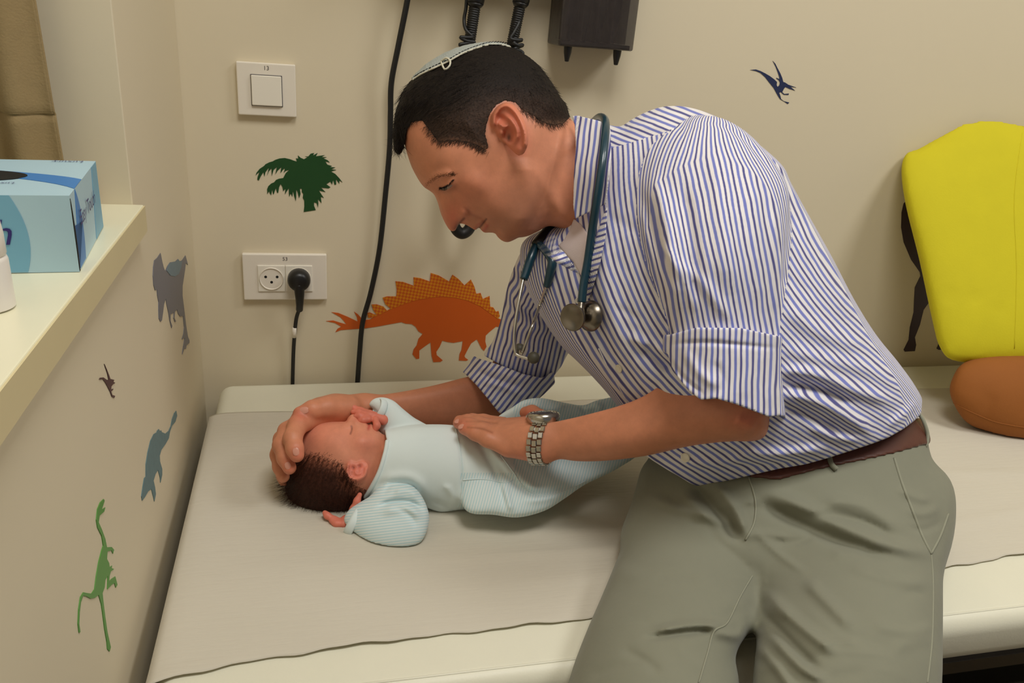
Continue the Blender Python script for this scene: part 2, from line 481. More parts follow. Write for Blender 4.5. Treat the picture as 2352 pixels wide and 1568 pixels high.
def houndstooth():
    m, nt, b = new_mat('sticker_plate_pattern')
    tc = N(nt, 'ShaderNodeTexCoord'); mp = N(nt, 'ShaderNodeMapping'); mp.inputs['Rotation'].default_value = (0, 0.6, 0)
    nt.links.new(tc.outputs['Object'], mp.inputs[0])
    ck = N(nt, 'ShaderNodeTexChecker'); ck.inputs['Scale'].default_value = 260
    ck.inputs[1].default_value = srgb(214, 132, 18); ck.inputs[2].default_value = srgb(198, 88, 20)
    nt.links.new(mp.outputs[0], ck.inputs[0]); nt.links.new(ck.outputs[0], b.inputs['Base Color'])
    b.inputs['Roughness'].default_value = 0.45
    return m
M['plates'] = houndstooth()
def smoked():
    m, nt, b = new_mat('smoked_plastic')
    nz = N(nt, 'ShaderNodeTexNoise'); nz.inputs['Scale'].default_value = 12
    mx = N(nt, 'ShaderNodeMix', data_type='RGBA'); mx.inputs[6].default_value = srgb(58, 52, 50); mx.inputs[7].default_value = srgb(80, 72, 68)
    nt.links.new(nz.outputs[0], mx.inputs[0]); nt.links.new(mx.outputs[2], b.inputs['Base Color'])
    b.inputs['Roughness'].default_value = 0.12; b.inputs['Alpha'].default_value = 0.62
    return m
M['smoke'] = smoked()
def paper_mat():
    m = simple('couch_paper', srgb(207, 200, 184), 0.9, var=0.02, nscale=14)
    nt = m.node_tree; b = nt.nodes['Principled BSDF']
    tc = N(nt, 'ShaderNodeTexCoord'); mp = N(nt, 'ShaderNodeMapping'); mp.inputs['Scale'].default_value = (5, 38, 1)
    nt.links.new(tc.outputs['Object'], mp.inputs[0])
    nz = N(nt, 'ShaderNodeTexNoise'); nz.inputs['Scale'].default_value = 5; nz.inputs['Detail'].default_value = 6
    nt.links.new(mp.outputs[0], nz.inputs['Vector'])
    bp = N(nt, 'ShaderNodeBump'); bp.inputs['Strength'].default_value = 0.35; bp.inputs['Distance'].default_value = 0.002
    nt.links.new(nz.outputs[0], bp.inputs['Height']); nt.links.new(bp.outputs[0], b.inputs['Normal'])
    return m
M['paper'] = paper_mat()
def skin_mat(name, base, rough=0.48):
    m, nt, b = new_mat(name)
    at = N(nt, 'ShaderNodeAttribute'); at.attribute_name = 'tint'
    tc = N(nt, 'ShaderNodeTexCoord')
    nz = N(nt, 'ShaderNodeTexNoise'); nz.inputs['Scale'].default_value = 45; nz.inputs['Detail'].default_value = 6; nz.inputs['Roughness'].default_value = .7
    nt.links.new(tc.outputs['Object'], nz.inputs['Vector'])
    mr = N(nt, 'ShaderNodeMapRange'); mr.inputs[1].default_value = .25; mr.inputs[2].default_value = .75; mr.inputs[3].default_value = .86; mr.inputs[4].default_value = 1.12
    nt.links.new(nz.outputs[0], mr.inputs[0])
    vm = N(nt, 'ShaderNodeVectorMath', operation='SCALE')
    nt.links.new(at.outputs['Color'], vm.inputs[0]); nt.links.new(mr.outputs[0], vm.inputs['Scale'])
    nt.links.new(vm.outputs[0], b.inputs['Base Color'])
    b.inputs['Roughness'].default_value = rough; b.inputs['Specular IOR Level'].default_value = .4
    b.inputs['Subsurface Weight'].default_value = 0.12; b.inputs['Subsurface Radius'].default_value = (0.012, 0.005, 0.003); b.inputs['Subsurface Scale'].default_value = 0.5
    n2 = N(nt, 'ShaderNodeTexNoise'); n2.inputs['Scale'].default_value = 500; n2.inputs['Detail'].default_value = 3
    nt.links.new(tc.outputs['Object'], n2.inputs['Vector'])
    bp = N(nt, 'ShaderNodeBump'); bp.inputs['Strength'].default_value = 0.12; bp.inputs['Distance'].default_value = 0.0006
    nt.links.new(n2.outputs[0], bp.inputs['Height']); nt.links.new(bp.outputs[0], b.inputs['Normal'])
    return m
M['skin'] = skin_mat('skin', None)
M['skin_baby'] = skin_mat('baby_skin', None, .5)
def hair_mat(name, c0, c1):
    m, nt, b = new_mat(name)
    tc = N(nt, 'ShaderNodeTexCoord')
    nz = N(nt, 'ShaderNodeTexNoise'); nz.inputs['Scale'].default_value = 120; nz.inputs['Detail'].default_value = 4
    nt.links.new(tc.outputs['Object'], nz.inputs['Vector'])
    mx = N(nt, 'ShaderNodeMix', data_type='RGBA'); mx.inputs[6].default_value = c0; mx.inputs[7].default_value = c1
    nt.links.new(nz.outputs[0], mx.inputs[0]); nt.links.new(mx.outputs[2], b.inputs['Base Color'])
    b.inputs['Roughness'].default_value = 0.55; b.inputs['Specular IOR Level'].default_value = .18
    return m
M['hair'] = hair_mat('dark_hair', srgb(18, 13, 11), srgb(34, 25, 20))
M['hair_grey'] = hair_mat('greying_hair', srgb(44, 34, 28), srgb(84, 66, 54))
M['brow'] = hair_mat('eyebrow_hair', srgb(66, 42, 28), srgb(104, 70, 48))
M['hair_baby'] = hair_mat('baby_hair', srgb(34, 18, 12), srgb(74, 38, 24))
M['eye'] = simple('eye_ball', srgb(158, 132, 120), 0.2)
M['iris'] = simple('iris', srgb(36, 28, 24), 0.1)
def shirt_mat():
    m, nt, b = new_mat('striped_shirt_cotton')
    at = N(nt, 'ShaderNodeAttribute'); at.attribute_name = 'stripe'
    tc = N(nt, 'ShaderNodeTexCoord')
    nz = N(nt, 'ShaderNodeTexNoise'); nz.inputs['Scale'].default_value = 28; nz.inputs['Detail'].default_value = 2
    nt.links.new(tc.outputs['Object'], nz.inputs['Vector'])
    wob = N(nt, 'ShaderNodeMath', operation='MULTIPLY_ADD'); wob.inputs[1].default_value = 0.22; 
    nt.links.new(nz.outputs[0], wob.inputs[0]); nt.links.new(at.outputs['Fac'], wob.inputs[2])
    fr = N(nt, 'ShaderNodeMath', operation='FRACT'); nt.links.new(wob.outputs[0], fr.inputs[0])
    cr = N(nt, 'ShaderNodeValToRGB')
    el = cr.color_ramp.elements
    W = srgb(230, 226, 227); B = srgb(116, 124, 192); D = srgb(84, 84, 140)
    el[0].position = 0.0; el[0].color = W; el[1].position = 1.0; el[1].color = W
    for p, c in ((.12, W), (.19, B), (.36, B), (.43, W), (.63, W), (.70, D), (.83, D), (.90, W)):
        e = el.new(p); e.color = c
    nt.links.new(fr.outputs[0], cr.inputs[0]); nt.links.new(cr.outputs[0], b.inputs['Base Color'])
    b.inputs['Roughness'].default_value = 0.85; b.inputs['Specular IOR Level'].default_value = .2
    b.inputs['Sheen Weight'].default_value = .1
    n2 = N(nt, 'ShaderNodeTexNoise'); n2.inputs['Scale'].default_value = 36; n2.inputs['Detail'].default_value = 5
    nt.links.new(tc.outputs['Object'], n2.inputs['Vector'])
    bp = N(nt, 'ShaderNodeBump'); bp.inputs['Strength'].default_value = 0.35; bp.inputs['Distance'].default_value = 0.004
    nt.links.new(n2.outputs[0], bp.inputs['Height']); nt.links.new(bp.outputs[0], b.inputs['Normal'])
    return m
M['shirt'] = shirt_mat()
def cloth_mat(name, col, ribs=None, bdist=0.003, bstr=.35, bscale=22):
    m, nt, b = new_mat(name)
    tc = N(nt, 'ShaderNodeTexCoord')
    nz = N(nt, 'ShaderNodeTexNoise'); nz.inputs['Scale'].default_value = 14; nz.inputs['Detail'].default_value = 5
    nt.links.new(tc.outputs['Object'], nz.inputs['Vector'])
    mx = N(nt, 'ShaderNodeMix', data_type='RGBA')
    mx.inputs[6].default_value = tuple(c * .93 for c in col[:3]) + (1,); mx.inputs[7].default_value = tuple(min(1, c * 1.06) for c in col[:3]) + (1,)
    nt.links.new(nz.outputs[0], mx.inputs[0])
    base = mx.outputs[2]
    if ribs:
        at = N(nt, 'ShaderNodeAttribute'); at.attribute_name = 'stripe'
        sn = N(nt, 'ShaderNodeMath', operation='SINE'); ml = N(nt, 'ShaderNodeMath', operation='MULTIPLY'); ml.inputs[1].default_value = 6.2832
        nt.links.new(at.outputs['Fac'], ml.inputs[0]); nt.links.new(ml.outputs[0], sn.inputs[0])
        mr = N(nt, 'ShaderNodeMapRange'); mr.inputs[1].default_value = -.3; mr.inputs[2].default_value = .6
        nt.links.new(sn.outputs[0], mr.inputs[0])
        m2 = N(nt, 'ShaderNodeMix', data_type='RGBA'); m2.inputs[7].default_value = ribs
        nt.links.new(mr.outputs[0], m2.inputs[0]); nt.links.new(base, m2.inputs[6]); base = m2.outputs[2]
    nt.links.new(base, b.inputs['Base Color'])
    b.inputs['Roughness'].default_value = .9; b.inputs['Specular IOR Level'].default_value = .2; b.inputs['Sheen Weight'].default_value = .15
    n2 = N(nt, 'ShaderNodeTexNoise'); n2.inputs['Scale'].default_value = bscale; n2.inputs['Detail'].default_value = 6
    nt.links.new(tc.outputs['Object'], n2.inputs['Vector'])
    bp = N(nt, 'ShaderNodeBump'); bp.inputs['Strength'].default_value = bstr; bp.inputs['Distance'].default_value = bdist
    nt.links.new(n2.outputs[0], bp.inputs['Height']); nt.links.new(bp.outputs[0], b.inputs['Normal'])
    return m
M['chino'] = cloth_mat('khaki_cotton', srgb(130, 130, 113))
M['chino_seam'] = simple('khaki_seam', srgb(142, 142, 124), 0.9)
M['onesie'] = cloth_mat('baby_suit_cotton', srgb(228, 240, 240), None, .002, .3, 30)
M['onesie_rib'] = cloth_mat('baby_suit_rib', srgb(230, 240, 240), srgb(198, 226, 232), .002, .3, 30)
M['onesie_in'] = cloth_mat('baby_suit_lining', srgb(236, 230, 232), None, .002, .3, 30)

# ---------------------------------------------------------------- the room
def quad_struct(name, c, s, mat, bevel=0.0):
    return tag(box(name, c, s, mat, None, bevel), kind='structure')
ZC = 0.72                                     # couch top
YJ = -0.373                                   # window reveal face
XS, ZS, ZSB = 0.010, 1.0925, 1.0655           # sill nose and heights
quad_struct('floor', (0.9, -1.6, -0.05), (4.6, 3.6, 0.1), M['floor'])
quad_struct('ceiling', (0.9, -1.6, 2.60), (4.6, 3.6, 0.1), M['ceiling'])
quad_struct('wall_back', (1.0, 0.06, 1.275), (4.4, 0.12, 2.55), M['wall'])
# left wall: low wall under the sill, the strip beside the window recess and the recess itself
bm = bmesh.new()
def addbox(bm, x0, x1, y0, y1, z0, z1):
    r = bmesh.ops.create_cube(bm, size=1)
    bmesh.ops.transform(bm, matrix=Matrix.Translation(((x0 + x1) / 2, (y0 + y1) / 2, (z0 + z1) / 2)) @ Matrix.Diagonal((x1 - x0, y1 - y0, z1 - z0, 1)), verts=r['verts'])
ol_ = [(-3.3, 0.0), (0.0, 0.0), (0.0, 2.55), (-3.3, 2.55), (-3.3, 2.2), (YJ, 2.2), (YJ, ZSB), (-3.3, ZSB)]
fc = bm.faces.new([bm.verts.new((0.0, y, z)) for y, z in ol_])
r_ = bmesh.ops.extrude_face_region(bm, geom=[fc])
for g_ in r_['geom']:
    if isinstance(g_, bmesh.types.BMVert): g_.co.x = -0.35
tag(bm_obj('wall_left', bm, M['wall'], None, False, 0.0012, 3), kind='structure')
quad_struct('wall_right', (3.1, -1.6, 1.275), (0.1, 3.3, 2.55), M['wall'])
# sill board
sill = tag(box('window_sill', ((XS - 0.34) / 2, (YJ - 2.6) / 2, (ZS + ZSB) / 2), (XS + 0.34, abs(-2.6 - YJ), ZS - ZSB), M['sill'], None, 0.0012), kind='structure')
sill['label'] = 'cream laminate window sill'
eb = box('edge_band', (XS + 0.0006, (YJ - 2.6) / 2, (ZS + ZSB) / 2 - 0.0005), (0.0014, abs(-2.6 - YJ), ZS - ZSB - 0.001), M['sill_edge'], sill)
# window behind the curtain
wn = tag(box('window_1', (-0.30, -1.3, 1.65), (0.03, 1.7, 1.1), M['white_plastic'], None, 0.004), kind='structure')
for zz in (1.12, 2.18): box('window_frame', (-0.275, -1.3, zz), (0.03, 1.7, 0.06), M['white_plastic'], wn, 0.003)
for yy in (-2.13, -1.3, -0.47): box('window_frame', (-0.275, yy, 1.65), (0.03, 0.06, 1.0), M['white_plastic'], wn, 0.003)
# ---------------------------------------------------------------- examination couch and its paper
couch = thing('examination_couch', 'long cream vinyl examination couch standing against the back wall', 'couch', (1.05, -0.34, 0))
XL = 0.026
def rounded_slab(name, x0, x1, y0, y1, z0, z1, r, mat, parent):
    bm = bmesh.new(); bmesh.ops.create_cube(bm, size=1)
    bmesh.ops.transform(bm, matrix=Matrix.Translation(((x0 + x1) / 2, (y0 + y1) / 2, (z0 + z1) / 2)) @ Matrix.Diagonal((x1 - x0, y1 - y0, z1 - z0, 1)), verts=bm.verts)
    o = bm_obj(name, bm, mat, parent, True, r, 6)
    return o
rounded_slab('mattress', XL, 2.25, -0.675, -0.0135, ZC - 0.062, ZC, 0.020, M['vinyl'], couch)
for zz, yy in ((ZC - 0.0015, -0.660),):
    tube('seam', [(XL + 0.02, yy, zz), (1.0, yy, zz), (2.2, yy, zz)], 0.0016, M['vinyl'], couch, 3, 6)
box('base_frame', (1.14, -0.34, ZC - 0.095), (2.12, 0.56, 0.06), M['black_metal'], couch, 0.004)
for x in (0.16, 2.1):
    for y in (-0.58, -0.1): box('leg', (x, y, (ZC - 0.125) / 2), (0.05, 0.05, ZC - 0.125), M['black_metal'], couch, 0.004)
box('lower_rail', (1.14, -0.34, 0.2), (1.94, 0.04, 0.04), M['black_metal'], couch, 0.003)

def make_paper():
    xs = np.linspace(XL - 0.0035, 2.1, 260); n = 110
    def yf(x):            # front edge of the sheet
        base = np.interp(x, [0.0, 0.06, 0.12, 0.23, 0.42, 0.6, 0.9, 1.03, 1.3, 2.1], [-0.640, -0.628, -0.620, -0.614, -0.612, -0.604, -0.592, -0.580, -0.58, -0.58])
        return base + 0.0012 * np.sin(x * 70) + 0.0008 * np.sin(x * 151)
    V = []; 
    for x in xs:
        y1 = -0.125 + 0.003 * math.sin(x * 23); y0 = yf(x)
        for j in range(n):
            y = y0 + (y1 - y0) * j / (n - 1)
            z = ZC + 0.0022
            # soft wrinkles running along the couch near the sitter and under the baby
            wgt = math.exp(-((x - 0.55) / 0.22) ** 2)
            z += wgt * (0.0035 * math.exp(-((y + 0.47 + 0.10 * (x - 0.5)) / 0.010) ** 2) + 0.0028 * math.exp(-((y + 0.505 + .05 * (x - .5)) / 0.009) ** 2)
                        + 0.003 * math.exp(-((y + 0.44 + 0.16 * (x - 0.5)) / 0.011) ** 2) + 0.002 * math.exp(-((y + 0.55) / .012) ** 2))
            w2 = math.exp(-((x - 1.1) / 0.2) ** 2)
            z += w2 * (0.002 * math.exp(-((y + 0.40 + .1 * (x - 1.1)) / .012) ** 2) + .002 * math.exp(-((y + 0.50 - .1 * (x - 1.1)) / .012) ** 2))
            z += 0.0006 * math.sin(y * 60 + 3 * x) * math.sin(x * 9)
            e = max(0.0, 1 - (y - y0) / 0.02); z += 0.0018 * e * (0.5 + 0.5 * math.sin(x * 37))
            if x < XL + 0.02:
                s = (XL + 0.02 - x) / 0.0235; z -= 0.004 * s * s
            V.append((x, y, z))
    nx = len(xs); Fq = [(i * n + j, (i + 1) * n + j, (i + 1) * n + j + 1, i * n + j + 1) for i in range(nx - 1) for j in range(n - 1)]
    # hang over the end of the couch
    b0 = len(V)
    for j in range(n):
        V.append((V[j][0] - 0.0015, V[j][1], ZC - 0.05))
    for j in range(n - 1): Fq.append((j, j + 1, b0 + j + 1, b0 + j))
    o = mesh_np('paper_sheet', V, Fq, M['paper'], None, True)
    md = o.modifiers.new('solid', 'SOLIDIFY'); md.thickness = 0.0006; md.offset = 1
    return tag(o, 'white disposable paper sheet rolled out along the cream couch', 'paper sheet')
make_paper()

# ---------------------------------------------------------------- wall stickers
def sticker(name, label, polys, axis, val, parent_group='dinosaur wall stickers', cat='wall sticker'):
    """polys: list of (part_name, mat, pixel outline); a thin vinyl film on the wall"""
    off = -0.0007 if axis == 1 else 0.0007
    pts0 = [on_plane(u, v, axis, val) for (u, v) in polys[0][2]]
    c = np.mean(pts0, 0)
    root = None
    for k, (pn, mt, px) in enumerate(polys):
        bm = bmesh.new(); o_ = off * (1 + 0.6 * k)
        f = []
        for (u, v) in px:
            X = on_plane(u, v, axis, val).copy(); X[axis] += o_
            f.append(bm.verts.new(X))
        face = bm.faces.new(f)
        r = bmesh.ops.extrude_face_region(bm, geom=[face])
        for g in r['geom']:
            if isinstance(g, bmesh.types.BMVert): g.co[axis] -= o_ * 0.9
        bmesh.ops.triangulate(bm, faces=bm.faces[:])
        if root is None:
            o = bm_obj(name, bm, mt, None); root = o
            tag(o, label, cat, parent_group, 'thing')
        else: bm_obj(pn, bm, mt, root)
    return root
def zpts(ox, oy, s, pts): return [(ox + s * x, oy + s * y) for x, y in pts]
palm = zpts(560, 330, 0.11054, [(245,660),(265,600),(330,520),(420,460),(450,425),(530,385),(600,365),(650,335),(740,305),(850,295),(960,320),(1040,350),(1100,370),(1085,300),(1130,310),(1125,240),(1180,290),(1250,320),(1330,275),(1275,262),(1340,262),(1390,205),(1460,190),(1440,240),(1535,190),(1495,260),(1680,235),(1610,275),(1720,278),(1650,300),(1740,340),(1785,385),(1690,365),(1740,435),(1830,460),(1790,485),(1900,490),(1815,530),(1920,540),(1810,575),(1900,625),(1980,710),(2050,800),(1985,760),(1985,830),(1915,735),(1920,845),(1885,850),(1855,750),(1835,845),(1795,785),(1715,840),(1800,900),(1760,925),(1605,910),(1695,1000),(1560,970),(1600,1030),(1660,1120),(1600,1100),(1615,1230),(1540,1150),(1550,1240),(1540,1320),(1510,1230),(1460,1215),(1460,1290),(1495,1375),(1245,1415),(1258,1300),(1255,1180),(1225,1120),(1235,1040),(1205,1000),(1205,935),(1165,930),(1180,1040),(1150,1130),(1115,1000),(1090,950),(1090,1100),(1080,1190),(1045,1080),(1020,980),(1010,1100),(975,1030),(945,1100),(935,1000),(935,925),(890,990),(855,1050),(865,930),(820,985),(800,890),(765,835),(735,900),(715,1020),(690,1010),(665,920),(625,1040),(610,1050),(590,950),(570,1065),(540,1030),(525,985),(490,1045),(485,940),(510,880),(570,825),(630,800),(670,750),(730,725),(820,710),(870,610),(945,540),(870,560),(830,605),(855,510),(820,530),(760,610),(780,485),(700,560),(655,635),(685,485),(620,540),(580,670),(575,510),(520,570),(485,660),(520,495),(450,590),(430,680),(405,590),(350,680),(310,765),(280,740),(290,680),(325,585),(270,630)])
sticker('palm_tree_sticker', 'dark green palm tree sticker between the light switch and the socket', [('body', M['green_dark'], palm)], 1, 0.0)
steg = zpts(740, 600, 0.19558, [(45,700),(130,693),(200,715),(285,740),(255,700),(215,655),(110,595),(190,605),(300,650),(415,705),(405,650),(375,590),(420,620),(455,660),(490,690),(560,680),(680,620),(800,560),(950,500),(1100,450),(1280,420),(1420,408),(1560,420),(1700,455),(1850,520),(1990,620),(2070,670),(2150,700),(2200,780),(2040,765),(1960,830),(1920,870),(1915,940),(1930,1000),(1900,1050),(1870,1020),(1830,940),(1815,915),(1750,960),(1700,1050),(1670,1110),(1680,1130),(1715,1155),(1690,1166),(1605,1162),(1612,1090),(1635,1040),(1650,935),(1540,955),(1470,945),(1410,930),(1380,1000),(1340,1060),(1345,1100),(1415,1160),(1390,1178),(1305,1182),(1285,1110),(1280,1050),(1272,950),(1200,1000),(1140,1045),(1140,1140),(1105,1145),(1060,1090),(1075,1030),(1110,985),(1130,910),(1180,850),(1130,820),(1095,765),(1050,735),(980,730),(930,712),(800,735),(640,765),(500,785),(350,795),(220,805),(155,830),(180,790),(225,765),(150,722)])
plates = zpts(740, 600, 0.19558, [(540,660),(530,605),(560,597),(610,620),(640,628),(600,570),(580,505),(640,503),(720,530),(760,575),(805,555),(740,500),(710,425),(760,410),(870,410),(875,330),(860,232),(950,240),(1075,285),(1072,185),(1150,195),(1265,235),(1275,135),(1370,165),(1490,235),(1530,155),(1600,205),(1670,280),(1745,212),(1785,290),(1810,380),(1860,370),(1885,440),(1965,405),(1972,530),(2010,540),(2040,590),(2070,580),(2085,640),(2060,672),(1990,620),(1850,520),(1700,455),(1560,422),(1420,410),(1280,422),(1100,452),(950,502),(800,562),(680,620),(590,660)])
sticker('stegosaurus_sticker', 'orange plated dinosaur sticker crossed by the black cable', [('body', M['orange'], steg), ('back_plates', M['plates'], plates)], 1, 0.0)
pter = zpts(1700, 120, 0.08929, [(260,455),(400,440),(520,480),(640,540),(760,610),(880,700),(945,765),(935,840),(960,890),(1005,850),(1020,780),(990,715),(925,670),(935,655),(1005,690),(1005,640),(960,500),(910,370),(835,220),(900,290),(960,410),(1030,540),(1080,660),(1105,760),(1160,780),(1230,830),(1440,905),(1290,885),(1410,985),(1280,945),(1160,890),(1120,940),(1080,1020),(1130,1070),(1250,1060),(1240,1095),(1120,1090),(1040,1020),(1000,1040),(1030,1120),(1050,1200),(1120,1255),(1260,1290),(1220,1330),(1160,1285),(1020,1200),(940,1070),(860,920),(740,770),(640,640),(520,530),(400,480)])
sticker('pterosaur_sticker', 'navy flying reptile sticker high on the wall above the yellow cushion', [('body', M['navy'], pter)], 1, 0.0)
purple = zpts(1900, 200, 0.5743, [(330,440),(305,465),(297,500),(295,560),(305,620),(335,690),(370,740),(372,755),(350,800),(347,850),(345,900),(330,960),(325,1010),(305,1050),(310,1057),(350,1055),(355,1030),(350,1000),(370,950),(385,890),(405,862),(430,890),(440,940),(455,1000),(437,1045),(445,1050),(480,1048),(480,960),(470,880),(490,760),(480,600),(440,470),(390,440)])
sticker('dark_dinosaur_sticker', 'dark plum dinosaur sticker half hidden behind the yellow cushion', [('body', M['plum_dark'], purple)], 1, 0.0)
tri = zpts(160, 560, 0.22956, [(905,90),(920,170),(935,230),(950,272),(975,220),(1000,185),(1055,175),(1080,150),(1095,175),(1120,165),(1155,115),(1168,165),(1180,210),(1158,190),(1150,260),(1138,340),(1125,420),(1125,520),(1138,620),(1150,720),(1162,820),(1180,930),(1195,965),(1195,990),(1165,1015),(1160,1050),(1145,1045),(1122,1105),(1128,1050),(1140,985),(1148,940),(1118,955),(1135,900),(1142,830),(1130,720),(1100,725),(1080,695),(1070,655),(1048,680),(1045,740),(1060,775),(1048,780),(1035,740),(1038,685),(1005,705),(1005,770),(1022,820),(1015,842),(995,760),(985,690),(965,600),(958,545),(940,600),(930,680),(918,765),(905,778),(888,745),(885,660),(885,580),(872,510),(868,455),(850,465),(835,410),(828,320),(832,230),(842,165),(870,140)])
frill = zpts(160, 560, 0.22956, [(962,265),(985,205),(1015,182),(1055,178),(1080,155),(1097,178),(1118,172),(1108,230),(1085,300),(1045,325),(1000,315)])
sticker('horned_dinosaur_sticker', 'grey horned dinosaur sticker turned on its side under the sill end', [('body', M['slate'], tri), ('frill', M['slate_blue'], frill)], 0, 0.0)
smallp = zpts(160, 560, 0.22956, [(340,1200),(365,1255),(390,1320),(400,1350),(440,1360),(430,1378),(450,1390),(430,1400),(410,1425),(408,1455),(430,1448),(425,1462),(408,1475),(420,1510),(448,1520),(440,1540),(415,1525),(400,1480),(375,1430),(350,1385),(325,1352),(290,1355),(300,1338),(330,1335),(365,1360),(385,1358),(370,1290)])
sticker('small_pterosaur_sticker', 'tiny plum flying reptile sticker on the low wall below the sill', [('body', M['plum'], smallp)], 0, 0.0)
ank = zpts(140, 920, 0.38246, [(690,60),(695,90),(685,125),(665,150),(652,185),(645,225),(625,260),(600,295),(590,330),(592,365),(605,410),(605,445),(595,492),(592,460),(580,415),(565,440),(553,480),(562,520),(567,560),(558,605),(550,570),(540,530),(520,545),(500,580),(485,600),(480,575),(488,520),(497,465),(507,455),(507,380),(518,310),(535,240),(555,200),(572,190),(575,180),(585,170),(590,180),(600,178),(602,188),(625,198),(645,180),(658,150),(665,110),(678,75)])
sticker('armoured_dinosaur_sticker', 'teal armoured dinosaur sticker hanging tail up beside the couch end', [('body', M['teal'], ank)], 0, 0.0)
grn = zpts(140, 920, 0.38246, [(252,590),(258,600),(240,655),(262,640),(255,665),(228,690),(222,730),(240,770),(262,830),(272,880),(300,878),(315,895),(308,918),(300,898),(275,905),(272,950),(285,975),(288,1000),(303,990),(300,1005),(315,1010),(295,1025),(288,1050),(285,1085),(300,1070),(322,1055),(335,1105),(325,1122),(318,1095),(300,1105),(275,1132),(278,1050),(262,1075),(258,1120),(245,1155),(252,1220),(262,1300),(275,1390),(295,1480),(288,1505),(275,1490),(272,1450),(258,1370),(248,1290),(238,1220),(222,1165),(200,1183),(175,1188),(150,1175),(130,1170),(115,1210),(108,1270),(105,1340),(112,1390),(104,1392),(98,1340),(102,1250),(112,1180),(130,1150),(155,1155),(180,1158),(198,1130),(208,1050),(222,970),(240,900),(250,870),(240,810),(215,760),(208,715),(215,650),(232,610)])
sticker('long_neck_dinosaur_sticker', 'green slender dinosaur sticker with long thin tail low on the wall', [('body', M['green'], grn)], 0, 0.0)

# ---------------------------------------------------------------- lettering
def lettering(name, text, origin, xdir, ydir, height, mat, parent, shear=0.0, depth=0.0003, align='CENTER', fit=None):
    cu = bpy.data.curves.new(name, 'FONT'); cu.body = text; cu.size = 1.0; cu.align_x = align; cu.align_y = 'CENTER'; cu.shear = shear
    cu.extrude = 0.0; cu.resolution_u = 3
    tmp = bpy.data.objects.new(name, cu); COL.objects.link(tmp)
    dg = bpy.context.evaluated_depsgraph_get()
    me = bpy.data.meshes.new_from_object(tmp.evaluated_get(dg)); bpy.data.objects.remove(tmp)
    x = Vector(xdir).normalized(); y = Vector(ydir).normalized(); z = x.cross(y).normalized()
    s = height / 0.7
    Mx = Matrix(((x[0], y[0], z[0], origin[0]), (x[1], y[1], z[1], origin[1]), (x[2], y[2], z[2], origin[2]), (0, 0, 0, 1)))
    me.transform(Mx @ Matrix.Diagonal((s, s, s, 1))); me.name = name
    me.materials.clear(); me.materials.append(mat)
    o = bpy.data.objects.new(name, me); link(o, parent); return o

# ---------------------------------------------------------------- switch and socket on the back wall
def wall_rect(u0, v0, u1, v1):
    a = on_plane(u0, v0, 1, 0.0); b = on_plane(u1, v1, 1, 0.0)
    return a[0], b[0], b[2], a[2]
x0, x1, z0, z1 = 0.0745, 0.1538, 1.1352, 1.2068
sw = thing('light_switch', 'square white rocker light switch on the wall above the palm sticker', 'light switch', ((x0 + x1) / 2, -0.001, z0))
cx, cz = (x0 + x1) / 2, (z0 + z1) / 2
box('plate', (cx, -0.0045, cz), (x1 - x0, 0.009, z1 - z0), M['white_plastic'], sw, 0.0018, 3)
box('rocker_surround', (cx, -0.0092, cz - 0.001), (0.0425, 0.0022, 0.0425), M['print_grey'], sw, 0.0006)
box('rocker', (cx, -0.0105, cz - 0.001), (0.0405, 0.005, 0.0405), M['white_socket'], sw, 0.0012, 3)
lettering('number_print', '13', (cx + 0.0005, -0.0093, z1 - 0.0068), (1, 0, 0), (0, 0, 1), 0.0056, M['print_grey'], sw)
x0, x1, z0, z1 = 0.0688, 0.1936, 0.8572, 0.9312
so = thing('wall_socket', 'white double socket plate on the wall with a black plug', 'wall socket', ((x0 + x1) / 2, -0.001, z0))
cx, cz = (x0 + x1) / 2, (z0 + z1) / 2
box('plate', (cx, -0.0045, cz), (x1 - x0, 0.009, z1 - z0), M['white_plastic'], so, 0.0018, 3)
lettering('number_print', '53', (cx + 0.0005, -0.0093, z1 - 0.0075), (1, 0, 0), (0, 0, 1), 0.0056, M['print_grey'], so)
zc = cz - 0.0015
for k, sx in enumerate((cx - 0.0205, cx + 0.0205)):
    md = box('module', (sx, -0.0095, zc), (0.0400, 0.0030, 0.0420), M['white_socket'], so, 0.0008)
    lathe('socket_well', [(0.0178, -0.0014), (0.0178, 0.0014), (0.0172, 0.0019), (0.0164, 0.0007), (0.0160, 0.0002)], (sx, -0.011, zc), (0, -1, 0), M['white_plastic'], md, 36)
    for (dx, dz) in ((-0.0085, 0.003), (0.0085, 0.003), (0.0, -0.0055)):
        lathe('pin_hole', [(0.0021, 0.0), (0.0021, 0.0004)], (sx + dx, -0.01105, zc + dz), (0, -1, 0), M['dark_hole'], md, 12)
    if k == 1: plug_x = sx
pw = thing('power_plug', 'black round power plug with its cable in the double socket', 'power plug', (plug_x, -0.013, zc))
lathe('plug_body', [(0.0165, 0.0), (0.0172, 0.002), (0.0172, 0.012), (0.0150, 0.020), (0.0100, 0.0235), (0.002, 0.0245)], (plug_x, -0.0115, zc + 0.001), (0, -1, 0), M['black_plastic'], pw, 28)
tube('strain_relief', [(plug_x, -0.028, zc - 0.004), (plug_x + 0.0005, -0.030, zc - 0.020), (plug_x + 0.0002, -0.027, zc - 0.036), (plug_x - 0.0005, -0.022, zc - 0.047)], [0.0082, 0.0075, 0.0062, 0.0055, 0.0055], M['black_plastic'], pw)
def bw(u, v, y): return on_plane(u, v, 1, y)
tube('cable', [(plug_x - 0.0005, -0.022, zc - 0.046)] + [tuple(bw(*q)) for q in ((680, 735, -0.016), (675, 790, -0.011), (673, 840, -0.009), (672, 885, -0.008), (670, 980, -0.008))], 0.0030, M['black_rubber'], pw)
